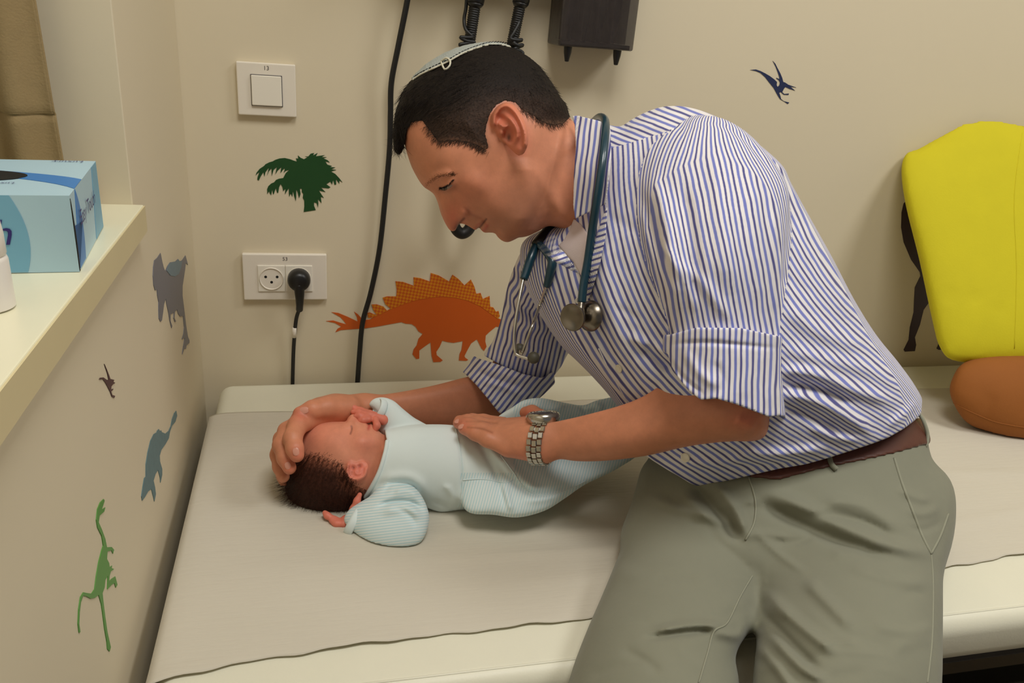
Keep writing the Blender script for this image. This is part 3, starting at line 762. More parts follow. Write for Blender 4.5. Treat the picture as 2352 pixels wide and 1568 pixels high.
tube('cable_tag', [tuple(bw(676.5, 752, -0.0148)), tuple(bw(675.5, 774, -0.0128))], 0.0034, M['white_plastic'], pw, 2)

# ---------------------------------------------------------------- long cable, diagnostic handles and dispenser at the top of the wall
cb = tube('black_cable', [tuple(bw(u, v, y)) for u, v, y in ((960, -160, -0.03), (946, -60, -0.03), (933, 15, -0.028), (914, 110, -0.024), (899, 190, -0.020), (897, 260, -0.018), (895, 340, -0.016), (886, 440, -0.014), (872, 570, -0.012), (852, 670, -0.010), (833, 740, -0.009), (826, 810, -0.008), (821, 880, -0.008), (812, 1000, -0.007))], 0.0041, M['black_rubber'])
tag(cb, 'long black cable hanging down the wall past the orange sticker', 'cable')
# wall unit above the picture that the handles hang from
wu = thing('diagnostic_wall_unit', 'dark wall unit above the hanging instrument handles', 'wall unit', (0.44, -0.03, 1.40))
box('housing', (0.42, -0.045, 1.435), (0.26, 0.09, 0.10), M['black_plastic'], wu, 0.008, 3)
def handle(u, label, lean, loops):
    t = thing('instrument_handle', label, 'instrument handle', tuple(bw(u, 0, -0.055)), 'instrument handles on the wall')
    A = np.array(bw(u, 0, -0.055)); dn = np.array([lean, 0, -1.0])
    tube('grip', [A + dn * -0.07, A + dn * -0.02, A + dn * 0.004], [0.0125, 0.0125, 0.0125, 0.0115], M['black_plastic'], t, 4, 18)
    tube('collar', [A + dn * 0.004, A + dn * 0.009], [0.0118, 0.0088], M['black_plastic'], t, 2, 18)
    ribs = [A + dn * (0.008 + 0.0006 * i) for i in range(115)]
    tube('ribbed_neck', ribs, [0.0078 + 0.0006 * math.sin(i * 1.3) for i in range(115)], M['black_rubber'], t, 1, 14, spline=False)
    return t, A, dn
h1, A1, D1 = handle(1093, 'left black instrument handle hanging above the skullcap', -0.10, 0)
h2, A2, D2 = handle(1197, 'right black instrument handle hanging above the back of the head', -0.14, 0)
tube('cord', [tuple(bw(1073, -60, -0.05)), tuple(bw(1071, 10, -0.05)), tuple(bw(1066, 45, -0.052)), tuple(bw(1070, 68, -0.06)), tuple(bw(1085, 84, -0.066)), tuple(bw(1072, 86, -0.07)), tuple(bw(1058, 86, -0.07)), tuple(bw(1072, 94, -0.07)), tuple(bw(1090, 97, -0.068)), tuple(bw(1070, 100, -.07)), tuple(bw(1056, 103, -.07)), tuple(bw(1075, 110, -.068))], 0.0024, M['black_rubber'], h1, 10, 10)
tube('cord', [tuple(bw(1196, 15, -0.05)), tuple(bw(1192, 50, -0.06)), tuple(bw(1180, 75, -0.066)), tuple(bw(1173, 88, -0.068)), tuple(bw(1186, 92, -0.07)), tuple(bw(1198, 92, -0.066)), tuple(bw(1180, 98, -0.07)), tuple(bw(1190, 104, -.07)), tuple(bw(1200, 104, -.066)), tuple(bw(1182, 112, -.07)), tuple(bw(1196, 118, -.066)), tuple(bw(1200, 124, -.066)), tuple(bw(1185, 130, -.066))], 0.0026, M['black_rubber'], h2, 10, 10)
# the slack of the coiled cords: a ribbed loop that hangs behind the face
def coil(name, path, R_, r_, turns, mat, parent):
    Q = crspline(path, 40); L = np.linspace(0, 1, len(Q)); T = np.gradient(Q, axis=0); T /= np.linalg.norm(T, axis=1)[:, None]
    pts = []
    nn = turns * 9
    nrm = np.array([0, 1.0, 0])
    for i in range(nn):
        s = i / (nn - 1); q = np.array([np.interp(s, L, Q[:, k]) for k in range(3)]); tt = np.array([np.interp(s, L, T[:, k]) for k in range(3)])
        n1 = nrm - tt * (nrm @ tt); n1 /= np.linalg.norm(n1); n2 = np.cross(tt, n1); a = 2 * math.pi * turns * s
        pts.append(q + R_ * (math.cos(a) * n1 + math.sin(a) * n2))
    return tube(name, pts, r_, mat, parent, 1, 7, spline=False)
cc = coil('coiled_cord', [bw(u, v, -0.05) for u, v in ((1090, 130), (1050, 250), (1030, 400), (1034, 470), (1041, 508), (1048, 527), (1061, 536), (1075, 529), (1084, 510), (1098, 460), (1125, 380), (1160, 260), (1188, 135))], 0.0068, 0.0021, 190, M['black_rubber'], None)
tag(cc, 'black coiled cord loop showing just beneath the tip of the nose', 'coiled cord')

dsp = thing('speculum_dispenser', 'smoked plastic dispenser box mounted on the wall at the top edge', 'dispenser', (0.575, -0.03, 1.255))
bx = [0.518, 0.632]; zb_, zt_ = 1.2597, 1.47; yf_ = -0.062
sh = box('shell', ((bx[0] + bx[1]) / 2, yf_ / 2, (zb_ + zt_) / 2), (bx[1] - bx[0], -yf_, zt_ - zb_), M['smoke'], dsp, 0.003, 2)
for i in range(5):
    x = bx[0] + 0.012 + i * (bx[1] - bx[0] - 0.024) / 4
    box('divider', (x, -0.030, (zb_ + zt_) / 2 + 0.002), (0.0012, 0.050, zt_ - zb_ - 0.012), M['smoke'], dsp)
for i in range(4):
    x = bx[0] + 0.012 + (i + .5) * (bx[1] - bx[0] - 0.024) / 4
    lathe('speculum_stack', [(0.0035, 0), (0.006, 0.02), (0.0095, 0.045), (0.0095, 0.19)], (x, -0.030, zb_ + 0.008), (0, 0, 1), M['black_plastic'], dsp, 14)
box('floor_plate', ((bx[0] + bx[1]) / 2, -0.030, zb_ + 0.004), (bx[1] - bx[0] - 0.008, 0.052, 0.006), M['black_plastic'], dsp)
for x in (bx[0] + 0.018, bx[1] - 0.020):
    lathe('peg', [(0.0062, 0.0), (0.0056, 0.008), (0.0030, 0.0205), (0.0012, 0.021)], (x, -0.050, zb_), (0, 0, -1), M['black_plastic'], dsp, 16)

# ---------------------------------------------------------------- window sill things
a = on_plane(183, 625, 2, ZS); b = on_plane(238, 520, 2, ZS); c_ = on_plane(22, 632, 2, ZS)
e2 = (b - a); D2_ = np.linalg.norm(e2); e2 /= D2_; e1 = np.array([-e2[1], e2[0], 0.0]); LEN, HB = 0.215, 0.0585
tb = thing('tissue_box', 'pale blue tissue box with dark oval opening on the window sill', 'tissue box', tuple(a))
def bxp(i, j, k): return a + e1 * i + e2 * j + np.array([0, 0, k])
z_ = 0.0004
mesh_py('carton', [bxp(i, j, k) for i in (0, LEN) for j in (0, D2_) for k in (z_, HB)], [(0, 1, 3, 2), (4, 6, 7, 5), (0, 4, 5, 1), (2, 3, 7, 6), (0, 2, 6, 4), (1, 5, 7, 3)], M['box_light'], tb)
def patch(name, fn, pts, mat, off, n):
    V = [fn(x, y) for x, y in pts]; off = np.asarray(n) * off
    return mesh_py(name, [v + off for v in V] + [v + off * .3 for v in V], [tuple(range(len(V)))] + [(i, (i + 1) % len(V), len(V) + (i + 1) % len(V), len(V) + i) for i in range(len(V))], mat, tb)
top = lambda x, y: bxp(x, y, HB); UPn = np.array([0, 0, 1.0])
def arc(p0, p1, p2, n=14): return [tuple((1 - s) ** 2 * np.array(p0) + 2 * s * (1 - s) * np.array(p1) + s * s * np.array(p2)) for s in np.linspace(0, 1, n)]
band = arc((0.0, 0.055), (0.03, 0.086), (0.215, 0.116)) + arc((0.215, 0.098), (0.035, 0.074), (0.0, 0.022))
patch('print_band', top, band, M['box_deep'], 0.0004, UPn)
patch('print_panel', top, arc((0.045, 0.0), (0.05, 0.03), (0.075, 0.045)) + [(0.215, 0.05), (0.215, 0.0)], M['box_mid'], 0.0004, UPn)
ov = [(0.085 + 0.046 * math.cos(t), 0.064 + 0.021 * math.sin(t)) for t in np.linspace(0, 2 * math.pi, 33)[:-1]]
patch('opening', top, ov, M['dark_hole'], 0.0007, UPn)
frn = lambda x, y: bxp(x, 0, y)
patch('print_panel', frn, arc((0.0385, HB), (0.024, HB * .5), (0.034, 0.001)) + [(0.2, 0.001), (0.2, HB)], M['box_mid'], 0.0004, -e2)
sid = lambda x, y: bxp(0, x, y)
patch('print_band', sid, [(0.002, 0.002)] + arc((0.022, HB), (0.045, HB * .6), (0.030, 0.002)) + [(0.002, 0.002)][:0] + [(0.004, 0.002), (0.003, HB * .6)], M['box_deep'], 0.0004, -e1)
patch('print_band', sid, [(0.088, 0.001), (0.105, HB), (D2_ - 0.003, HB), (D2_ - 0.003, 0.001)], M['box_mid'], 0.0004, -e1)
patch('corner_gap', sid, arc((-0.0002, HB - .002), (0.006, HB * .5), (0.001, 0.001)) + [(0.0, 0.001)], M['dark_hole'], 0.0006, -e1)
lettering('lettering', 'Easy Touch', tuple(bxp(0, 0.060, HB * .60) - e1 * 0.0013), e2, (0, 0, 1), 0.0115, M['box_navy'], tb, 0.2)
lettering('lettering', 'Touch', tuple(bxp(0.041, 0, HB * .52) - e2 * 0.0010), -e1, (0, 0, 1), 0.019, M['box_navy'], tb, 0.3, align='RIGHT')
lettering('lettering', 'Easy', tuple(bxp(0.052, 0.018, HB + .0008)), e1, -e2, 0.014, M['box_navy'], tb, 0.3, align='LEFT')
lettering('lettering', 'Luxury', tuple(bxp(0.042, 0.0375, HB + .0008)), e1, -e2, 0.0045, M['box_navy'], tb, 0.2, align='LEFT')
lettering('lettering', 'Luxury', tuple(bxp(0.008, D2_ - 0.007, HB + .0008)), e1, -e2, 0.006, M['box_navy'], tb, 0.2, align='LEFT')
# tuft of tissue
V = []; Fs = []
for i in range(13):
    for j in range(9):
        s = i / 12; q = j / 8
        V.append(bxp(0.075 + 0.05 * s + .006 * math.sin(q * 5), 0.060 + 0.014 * math.sin(s * 7 + q * 2) * q, HB + 0.0008 + q * (0.018 + 0.022 * s)))
for i in range(12):
    for j in range(8): Fs.append((i * 9 + j, (i + 1) * 9 + j, (i + 1) * 9 + j + 1, i * 9 + j + 1))
tp = mesh_py('tissue', V, Fs, M['tissue'], tb, True)
md = tp.modifiers.new('solid', 'SOLIDIFY'); md.thickness = 0.0005

bo = on_plane(2, 712, 2, ZS)
bt = thing('lotion_bottle', 'white plastic bottle with wide cap in front of the tissue box', 'bottle', tuple(bo))
bo = bo + np.array([-0.0085, 0.004, 0.0])
lathe('bottle_body', [(0.0145, 0.0004), (0.016, 0.0015), (0.016, 0.033), (0.0152, 0.0355), (0.014, 0.0365)], bo, (0, 0, 1), M['bottle'], bt, 32)
lathe('cap', [(0.0150, 0.0365), (0.0156, 0.0375), (0.0156, 0.050), (0.0148, 0.058), (0.0125, 0.0635), (0.008, 0.066), (0.001, 0.0665)], bo, (0, 0, 1), M['bottle'], bt, 32)
wb = on_plane(243, 468, 2, ZS)
bmx = lathe('wooden_knob', [(0.0002, 0.0), (0.0045, 0.001), (0.008, 0.004), (0.0095, 0.009), (0.008, 0.0145), (0.004, 0.0178), (0.0002, 0.0185)], wb + np.array([-0.0125, -0.014, 0.0004]), (0, 0, 1), M['wood_ball'], None, 20)
tag(bmx, 'small round brown knob behind the tissue box on the sill', 'wooden knob', kind='thing')

# curtain
V = []; nx_ = 130
xs_ = np.linspace(0.0, 0.245, nx_)
zs_ = np.r_[np.linspace(ZS + 0.004, 1.179, 12), [1.1805, 1.182, 1.184], np.linspace(1.19, 1.32, 12), np.linspace(1.36, 2.15, 10)]
for s_ in xs_:
    for z in zs_:
        lean = -0.030 * (z - 1.10)
        fold = 0.010 * math.sin(s_ * 95 + 0.8 * math.sin(z * 5)) + 0.004 * math.sin(s_ * 190 + z * 3) + 0.012 * math.exp(-((s_ - 0.035 - .02 * (z - 1.1)) / 0.012) ** 2)
        y = -0.398 - fold * min(1, s_ * 30) + 0.0012 * math.exp(-((z - 1.1815) / 0.0016) ** 2) - (0.002 if z > 1.1815 else 0)
        V.append((-0.0505 + lean - s_, y, z))
nzz = len(zs_)
Fs = [(i * nzz + j, (i + 1) * nzz + j, (i + 1) * nzz + j + 1, i * nzz + j + 1) for i in range(nx_ - 1) for j in range(nzz - 1)]
cur = thing('curtain', 'olive tan fabric curtain gathered in the window recess', 'curtain', (-0.12, -0.40, ZS))
cp = mesh_np('fabric_panel', V, Fs, M['curtain'], cur)
md = cp.modifiers.new('solid', 'SOLIDIFY'); md.thickness = 0.0016
tube('edge_hem', [V[j] for j in range(nzz)], 0.0014, M['curtain'], cur, 1, 8, spline=False)
jz = int(np.argmin(np.abs(zs_ - 1.182)))
tube('stitched_seam', [(V[i * nzz + jz][0], V[i * nzz + jz][1] - 0.0012, 1.182) for i in range(nx_)], 0.0008, M['curtain'], cur, 1, 6, spline=False)
tube('curtain_rail', [(-0.04, -0.398, 2.16), (-0.32, -0.398, 2.16)], 0.008, M['white_plastic'], cur, 2, 12)

# ---------------------------------------------------------------- ceiling lamps (the room's own lamps, above the picture)
for (x, y) in ((1.70, -0.95), (0.45, -1.05)):
    lm = thing('ceiling_lamp', 'square white ceiling lamp above the couch' if x > 1 else 'square white ceiling lamp behind the viewer', 'ceiling lamp', (x, y, 2.55), 'ceiling lamps')
    box('housing', (x, y, 2.5425), (0.66, 0.66, 0.015), M['white_plastic'], lm, 0.003)
# ---------------------------------------------------------------- helpers for figures
def surf_t(F, u, v, pick='near'):
    """distance at which the ray through pixel (u, v) meets the field's surface"""
    i = np.clip((u - F.us[0]) / F.g, 0, len(F.us) - 1.001); j = np.clip((v - F.vs[0]) / F.g, 0, len(F.vs) - 1.001)
    i0, j0 = int(i), int(j); a, b = i - i0, j - j0
    col = (F.d[i0, j0] * (1 - a) * (1 - b) + F.d[i0 + 1, j0] * a * (1 - b) + F.d[i0, j0 + 1] * (1 - a) * b + F.d[i0 + 1, j0 + 1] * a * b)
    n = np.where(col < 0)[0]
    if len(n) == 0: return float(F.ts[int(np.argmin(col))])
    k = n[0] if pick == 'near' else n[-1]
    if pick == 'near' and k > 0:
        f = col[k - 1] / (col[k - 1] - col[k]); return float(F.ts[k - 1] + f * F.dt)
    return float(F.ts[k])
def on_surf(F, pts, lift=0.0):
    return [P(u, v, surf_t(F, u, v) - lift) for u, v in pts]
def tint_arr(uvt, base, spots):
    """spots: (kind, data, width_px, colour, strength) with soft edges"""
    c = np.tile(np.asarray(base[:3], float), (len(uvt), 1)); U, Vv = uvt[:, 0], uvt[:, 1]
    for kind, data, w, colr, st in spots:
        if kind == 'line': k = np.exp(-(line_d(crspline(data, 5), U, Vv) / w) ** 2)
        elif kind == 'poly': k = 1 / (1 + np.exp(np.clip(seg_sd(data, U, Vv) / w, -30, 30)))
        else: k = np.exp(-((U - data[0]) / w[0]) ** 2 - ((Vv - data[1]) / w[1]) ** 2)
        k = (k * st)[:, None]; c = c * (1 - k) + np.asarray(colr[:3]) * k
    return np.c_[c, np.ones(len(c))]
def strands(name, roots, dirs, lens, width, mat, parent, seg=3, curl=0.15, seed=1):
    """short tapering hairs: three-sided, one mesh"""
    rnd = np.random.RandomState(seed); V = []; Fs = []
    for p0, d, L in zip(roots, dirs, lens):
        d = d / (np.linalg.norm(d) + 1e-9)
        sdv = np.cross(d, rnd.randn(3)); sdv /= np.linalg.norm(sdv) + 1e-9
        s2 = np.cross(d, sdv); b = len(V); bend = rnd.randn(3) * curl
        for k in range(seg):
            f = k / seg; c = p0 + d * L * f + bend * L * f * f; w = width * (1 - 0.6 * f)
            V += [c + sdv * w, c - sdv * w * .5 + s2 * w * .87, c - sdv * w * .5 - s2 * w * .87]
        V.append(p0 + d * L + bend * L)
        for k in range(seg - 1):
            for q in range(3):
                q2 = (q + 1) % 3
                Fs.append((b + 3 * k + q, b + 3 * k + q2, b + 3 * k + 3 + q2)); Fs.append((b + 3 * k + q, b + 3 * k + 3 + q2, b + 3 * k + 3 + q))
        tpi = b + 3 * seg; k = seg - 1
        for q in range(3): Fs.append((b + 3 * k + q, b + 3 * k + (q + 1) % 3, tpi))
    return mesh_np(name, np.array(V), np.array(Fs), mat, parent, True)
def nail(name, c, along, out, L, w, mat, parent):
    along = np.asarray(along, float); along /= np.linalg.norm(along); out = np.asarray(out, float); out -= along * (out @ along); out /= np.linalg.norm(out)
    sd = np.cross(along, out); V = []; Fs = []
    n = 7
    for i in range(n):
        f = i / (n - 1) * 2 - 1
        for j in range(n):
            g = j / (n - 1) * 2 - 1
            ww = w * math.sqrt(max(0.05, 1 - 0.75 * abs(f) ** 3))
            V.append(c + along * f * L + sd * g * ww + out * (0.0008 * (1 - g * g) + 0.0004 * (1 - f * f)))
    for i in range(n - 1):
        for j in range(n - 1): Fs.append((i * n + j, (i + 1) * n + j, (i + 1) * n + j + 1, i * n + j + 1))
    return mesh_py(name, V, Fs, mat, parent, True)
TO_CAM = -FWD
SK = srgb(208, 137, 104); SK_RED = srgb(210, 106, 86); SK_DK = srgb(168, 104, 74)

# ================================================================ the man
man = thing('person', 'man in a blue striped shirt and khaki trousers leaning over the baby', 'person', (0.72, -0.58, 0.0))
# ---------------- head and neck
HF = Field(893, 1475, 92, 610, 0.775, 1.03, 2.5)
U, Vv = HF.U, HF.V
head_poly = [(962,182),(1000,150),(1050,124),(1100,110),(1140,108),(1185,126),(1222,150),(1250,184),(1276,225),(1290,262),(1285,330),(1270,400),(1250,470),(1225,520),(1205,540),
    (1190,546),(1178,552),(1166,556),(1154,553),(1144,545),(1137,536),(1126,534),(1113,534),(1105,528),(1100,523),(1092,528),(1084,524),(1074,518),(1064,514),(1056,514),(1050,522),(1044,530),
    (1034,529),(1024,515),(1013,491),(1005,464),(997,447),(987,438),(976,431),(966,420),(955,402),(945,382),(936,356),(929,330),(922,300),(922,262),(934,220)]
bmp = np.zeros(U.shape)
bmp += gauss(U, Vv, 1017, 446, -0.0085, 26, 15, 0.75)          # eye socket
bmp += gauss(U, Vv, 1030, 428, 0.0050, 17, 9, -0.6)            # eyeball under the lid
bmp += ridge(U, Vv, [(976, 424), (1004, 405), (1040, 396)], 0.0035, 10)   # brow
bmp += gauss(U, Vv, 1090, 425, 0.006, 42, 30, 0.5)             # cheekbone
bmp += gauss(U, Vv, 1120, 480, 0.002, 34, 28)                  # cheek
bmp += gauss(U, Vv, 1064, 492, 0.0060, 11, 15, 0.3)            # wing of the nose
bmp += ridge(U, Vv, [(1050, 522), (1058, 509), (1068, 500)], -0.0042, 4.5)   # nostril
bmp += ridge(U, Vv, [(1066, 476), (1084, 492), (1104, 502), (1120, 512)], -0.0022, 7) # nasolabial fold
bmp += ridge(U, Vv, [(1096, 527), (1104, 520), (1110, 512), (1117, 503)], -0.0034, 3.6)    # mouth line
bmp += ridge(U, Vv, [(1106, 530), (1113, 526), (1119, 516)], 0.0022, 5)        # lower lip
bmp += ridge(U, Vv, [(1088, 523), (1099, 514), (1108, 504)], 0.0014, 5)        # upper lip
bmp += gauss(U, Vv, 1152, 540, 0.003, 16, 14)                  # chin
bmp += ridge(U, Vv, [(1190, 530), (1225, 470), (1215, 400), (1195, 360)], 0.005, 24)  # jaw
bmp += gauss(U, Vv, 1010, 350, 0.006, 60, 60)                  # temple and forehead width
bmp += ridge(U, Vv, [(1010, 430), (1026, 421), (1046, 409)], 0.0011, 4)        # lid crease
bmp += ridge(U, Vv, [(1012, 437), (1030, 436), (1046, 430)], -0.0016, 4)
HF.infl(head_poly, 0.902, [(1120,200,1.06),(1000,250,1.05),(1250,250,1.05),(1060,500,1.05),(1150,540,1.02),(1020,400,1.08),(1180,430,1.0)], bump=bmp, both=True)
neck_poly = [(1165, 330), (1215, 250), (1284, 246), (1314, 278), (1380, 306), (1470, 345), (1475, 600), (1345, 600), (1308, 538), (1266, 519), (1232, 528), (1190, 520), (1160, 430)]
nb = ridge(U, Vv, [(1215, 380), (1260, 440), (1300, 520)], 0.004, 16)
HF.infl(neck_poly, [(1200, 400, .905), (1300, 300, .915), (1300, 500, .925), (1450, 420, .94)], 0.80, k=0.022, bump=nb, both=True)
dhead = HF.d.copy()
# ear (near side) with helix, antihelix, hollow and lobe
ear_poly = [(1160, 235), (1141, 245), (1129, 264), (1127, 287), (1139, 304), (1150, 318), (1163, 332), (1176, 346), (1190, 357), (1204, 352), (1213, 330), (1212, 302), (1204, 276), (1190, 250), (1175, 238)]
eb_ = np.zeros(U.shape)
eb_ += 1.5 * ridge(U, Vv, [(1134, 285), (1136, 266), (1148, 248), (1164, 243), (1182, 256), (1196, 280), (1205, 308), (1205, 332)], 0.0040, 5.5, False)
eb_ += 1.5 * ridge(U, Vv, [(1158, 262), (1174, 276), (1187, 300), (1186, 322), (1178, 332)], 0.0034, 5.5)
eb_ += 1.5 * ridge(U, Vv, [(1143, 282), (1156, 291), (1168, 290)], 0.0024, 4)
eb_ += 1.5 * gauss(U, Vv, 1168, 308, -0.0055, 11, 14, 0.5)
eb_ += 1.5 * gauss(U, Vv, 1152, 271, -0.0030, 9, 9)
eb_ += 1.5 * gauss(U, Vv, 1169, 316, -0.0060, 4.5, 9, -0.5)
eb_ += 1.5 * gauss(U, Vv, 1152, 306, 0.0030, 7, 9)
eb_ += 1.5 * gauss(U, Vv, 1194, 343, 0.0020, 9, 10)
t_ear = 0.824
HF.infl(ear_poly, [(1130, 285, t_ear + .006), (1160, 240, t_ear - .001), (1210, 310, t_ear - .011), (1190, 350, t_ear - .001), (1165, 320, t_ear + .004)], 0.42, k=0.004, lab=2, bump=eb_)
HF.infl(ear_poly, [(1130, 285, .974), (1160, 240, .980), (1210, 310, .990), (1190, 350, .980)], 0.42, k=0.004, lab=2)
uvt, VW, Q, lab = HF.nets(); VW = relax(VW, Q, 1, .4)
LIP = srgb(190, 96, 82); STB = srgb(172, 118, 92); DARK = srgb(52, 32, 24)
spots = [('poly', [(1120,520),(1135,500),(1160,470),(1200,430),(1240,440),(1240,540),(1160,570),(1120,545)], 14, STB, .55),
         ('poly', [(1070,512),(1085,500),(1105,498),(1100,515),(1085,525)], 6, STB, .35),
         ('spot', (1040, 500), (26, 34), SK_RED, .55), ('spot', (1070, 440), (55, 45), SK_RED, .22),
         ('poly', ear_poly, 5, SK_RED, .55), ('spot', (1169, 316), (4.5, 9), DARK, .8),
         ('line', [(1106, 531), (1113, 527), (1118, 518)], 5, LIP, .8), ('line', [(1090, 524), (1100, 515)], 4, LIP, .55),
         ('line', [(1098, 525), (1105, 519), (1111, 511), (1117, 503)], 2.2, srgb(96, 42, 34), .9),
         ('line', [(1050, 522), (1057, 511), (1066, 502)], 3.0, srgb(110, 46, 34), .85),
         ('line', [(1012, 436), (1030, 436), (1044, 432)], 7, srgb(150, 90, 70), .5),
         ('spot', (960, 330), (40, 60), SK_DK, .35),
         ('line', [(1066, 476), (1084, 492), (1104, 502)], 4, srgb(160, 88, 66), .4)]
# hair-shaded scalp under the clipped hair
hair_clip = [(875,150),(875,365),(906,362),(918,362),(928,338),(931,322),(934,298),(946,281),(970,277),(982,294),(998,315),(1008,327),(1039,324),(1067,326),(1094,334),(1113,347),(1123,338),(1115,308),(1118,287),(1127,260),(1141,241),(1160,231),(1182,236),(1199,253),(1225,266),(1242,279),(1270,289),(1294,285),(1312,267),(1345,230),(1310,140),(1200,60),(1000,60)]
spots.append(('poly', hair_clip, 3.0, srgb(88, 58, 42), .85))
body_V, body_Q, body_T = [VW], [Q], [tint_arr(uvt, SK, spots)]

# ---------------- hair: a clipped cap with a longer top, plus single hairs
HH = HF.copy()
off = 0.0004 + 0.0056 / (1 + np.exp((seg_sd(hair_clip, U, Vv) + 30) / 8.0))
off += gauss(U, Vv, 915, 300, 0.0035, 26, 60) + 0.0006 * np.sin(U * .9 + Vv * .35) * np.sin(U * .23 - Vv * .7)
HH.d = dhead - off[..., None].astype(np.float32)
HH.infl([(903, 300), (904, 335), (910, 352), (922, 350), (932, 300), (945, 262), (930, 240), (914, 250)], .902, 1.9, k=0.006)
HH.clip(hair_clip)
earsub = np.minimum(HF.infl_d(ear_poly, t_ear - .006, 0.5, off=.001), 0.2)
hu, hV, hQ, hl = HH.nets(); hV = relax(hV, hQ, 1, .3)
hsp = [('poly', [(985, 290), (1060, 250), (1120, 220), (1180, 215), (1250, 230), (1320, 300), (1200, 330), (1100, 360), (1000, 335)], 13, srgb(66, 48, 38), .7),
       ('line', [(1010, 330), (1060, 328), (1115, 345)], 9, srgb(128, 88, 66), .6), ('line', [(1200, 258), (1245, 282), (1300, 284)], 8, srgb(112, 82, 62), .55)]
def tint_hair(name):
    m, nt, b = new_mat(name)
    at = N(nt, 'ShaderNodeAttribute'); at.attribute_name = 'tint'
    tc = N(nt, 'ShaderNodeTexCoord'); mp = N(nt, 'ShaderNodeMapping'); mp.inputs['Scale'].default_value = (1, 1, 1)
    nt.links.new(tc.outputs['Object'], mp.inputs[0])
    nz = N(nt, 'ShaderNodeTexNoise'); nz.inputs['Scale'].default_value = 420; nz.inputs['Detail'].default_value = 3
    nt.links.new(mp.outputs[0], nz.inputs['Vector'])
    mr = N(nt, 'ShaderNodeMapRange'); mr.inputs[1].default_value = .3; mr.inputs[2].default_value = .7; mr.inputs[3].default_value = .55; mr.inputs[4].default_value = 1.35
    nt.links.new(nz.outputs[0], mr.inputs[0])
    vm = N(nt, 'ShaderNodeVectorMath', operation='SCALE'); nt.links.new(at.outputs['Color'], vm.inputs[0]); nt.links.new(mr.outputs[0], vm.inputs['Scale'])
    nt.links.new(vm.outputs[0], b.inputs['Base Color']); b.inputs['Roughness'].default_value = .65; b.inputs['Specular IOR Level'].default_value = .15
    bp = N(nt, 'ShaderNodeBump'); bp.inputs['Strength'].default_value = .6; bp.inputs['Distance'].default_value = .0012
    nt.links.new(nz.outputs[0], bp.inputs['Height']); nt.links.new(bp.outputs[0], b.inputs['Normal'])
    return m
M['hair_cap'] = tint_hair('clipped_hair')
hair = mesh_np('hair', hV, hQ, M['hair_cap'], man, True, {'tint': tint_arr(hu, srgb(24, 18, 15), hsp)})
hair['label'] = 'short dark brown hair greying at the temple'
def vnormals(V, Q):
    n = np.cross(V[Q[:, 2]] - V[Q[:, 0]], V[Q[:, 3]] - V[Q[:, 1]])
    out = np.zeros_like(V)
    for k in range(4):
        for i in range(3): out[:, i] += np.bincount(Q[:, k], n[:, i], len(V))
    return out / (np.linalg.norm(out, axis=1)[:, None] + 1e-12)
hn = vnormals(hV, hQ)
if ((hV - hV.mean(0)) * hn).sum() < 0: hn = -hn
rs = np.random.RandomState(4)
cand = np.where(hu[:, 1] > np.interp(hu[:, 0], [r[0] for r in [(948, 183), (968, 170), (1000, 155), (1030, 141), (1060, 124), (1090, 112), (1122, 103), (1150, 103), (1172, 108)]], [183, 170, 155, 141, 124, 112, 103, 103, 108]) + 8 - 400 * ((hu[:, 0] < 944) | (hu[:, 0] > 1176)))[0]
sel = rs.choice(cand, 5200, replace=False)
uu, v_ = hu[sel, 0], hu[sel, 1]
ang = np.deg2rad(np.interp(uu, [905, 960, 1060, 1140, 1220, 1300], [100, 128, 152, 145, 60, 52]))
flow = RGT * np.cos(ang)[:, None] - UPV * np.sin(ang)[:, None]
dr = flow + hn[sel] * np.interp(v_, [100, 250, 340], [.28, .16, .08])[:, None] + rs.randn(len(sel), 3) * .12
ln = np.interp(v_, [100, 240, 300, 345], [.016, .013, .008, .005]) * (0.6 + 0.7 * rs.rand(len(sel)))
ln *= np.interp(uu, [1180, 1260], [1, .55])
dark = v_ < np.interp(uu, [900, 980, 1060, 1180, 1260], [400, 262, 235, 205, 200]) + rs.randn(len(sel)) * 14
strands('hair_strands', hV[sel][dark] - hn[sel][dark] * .0006, dr[dark], ln[dark], .00022, M['hair'], hair, 3, .2, 3)
strands('hair_strands', hV[sel][~dark] - hn[sel][~dark] * .0006, dr[~dark], ln[~dark] * .8, .00018, M['hair_grey'], hair, 3, .15, 5)
# front tuft falling over the forehead
ro = []; dd = []; L_ = []
for i in range(170):
    u0 = rs.uniform(903, 930); v0 = rs.uniform(285, 345); t0 = .902 + rs.uniform(-.03, .03)
    ro.append(P(u0, v0, t0)); a_ = math.radians(rs.uniform(60, 115)); dd.append(RGT * math.cos(a_) - UPV * math.sin(a_) + rs.randn(3) * .15); L_.append(rs.uniform(.006, .013))
strands('hair_strands', ro, dd, L_, .00025, M['hair'], hair, 4, .5, 9)
# soft fringe of hairs across the hairline
ro = []; dd = []; L_ = []
line = crspline([(982,296),(1008,329),(1039,326),(1067,328),(1094,336),(1113,348)], 30); line2 = crspline([(1199,255),(1225,268),(1242,281),(1270,291),(1294,286)], 30)
for ln_, aa in ((line, (100, 150)), (line2, (50, 110))):
    for q in ln_:
        for _ in range(4):
            u0, v0 = q + rs.randn(2) * 5 - np.array([0, 5]); t0 = surf_t(HF, u0, v0)
            a_ = math.radians(rs.uniform(*aa)); ro.append(P(u0, v0, t0 - .0004)); dd.append(RGT * math.cos(a_) - UPV * math.sin(a_) - FWD * .05); L_.append(rs.uniform(.003, .007))
strands('hair_strands', ro, dd, L_, .00016, M['hair_grey'], hair, 3, .2, 11)
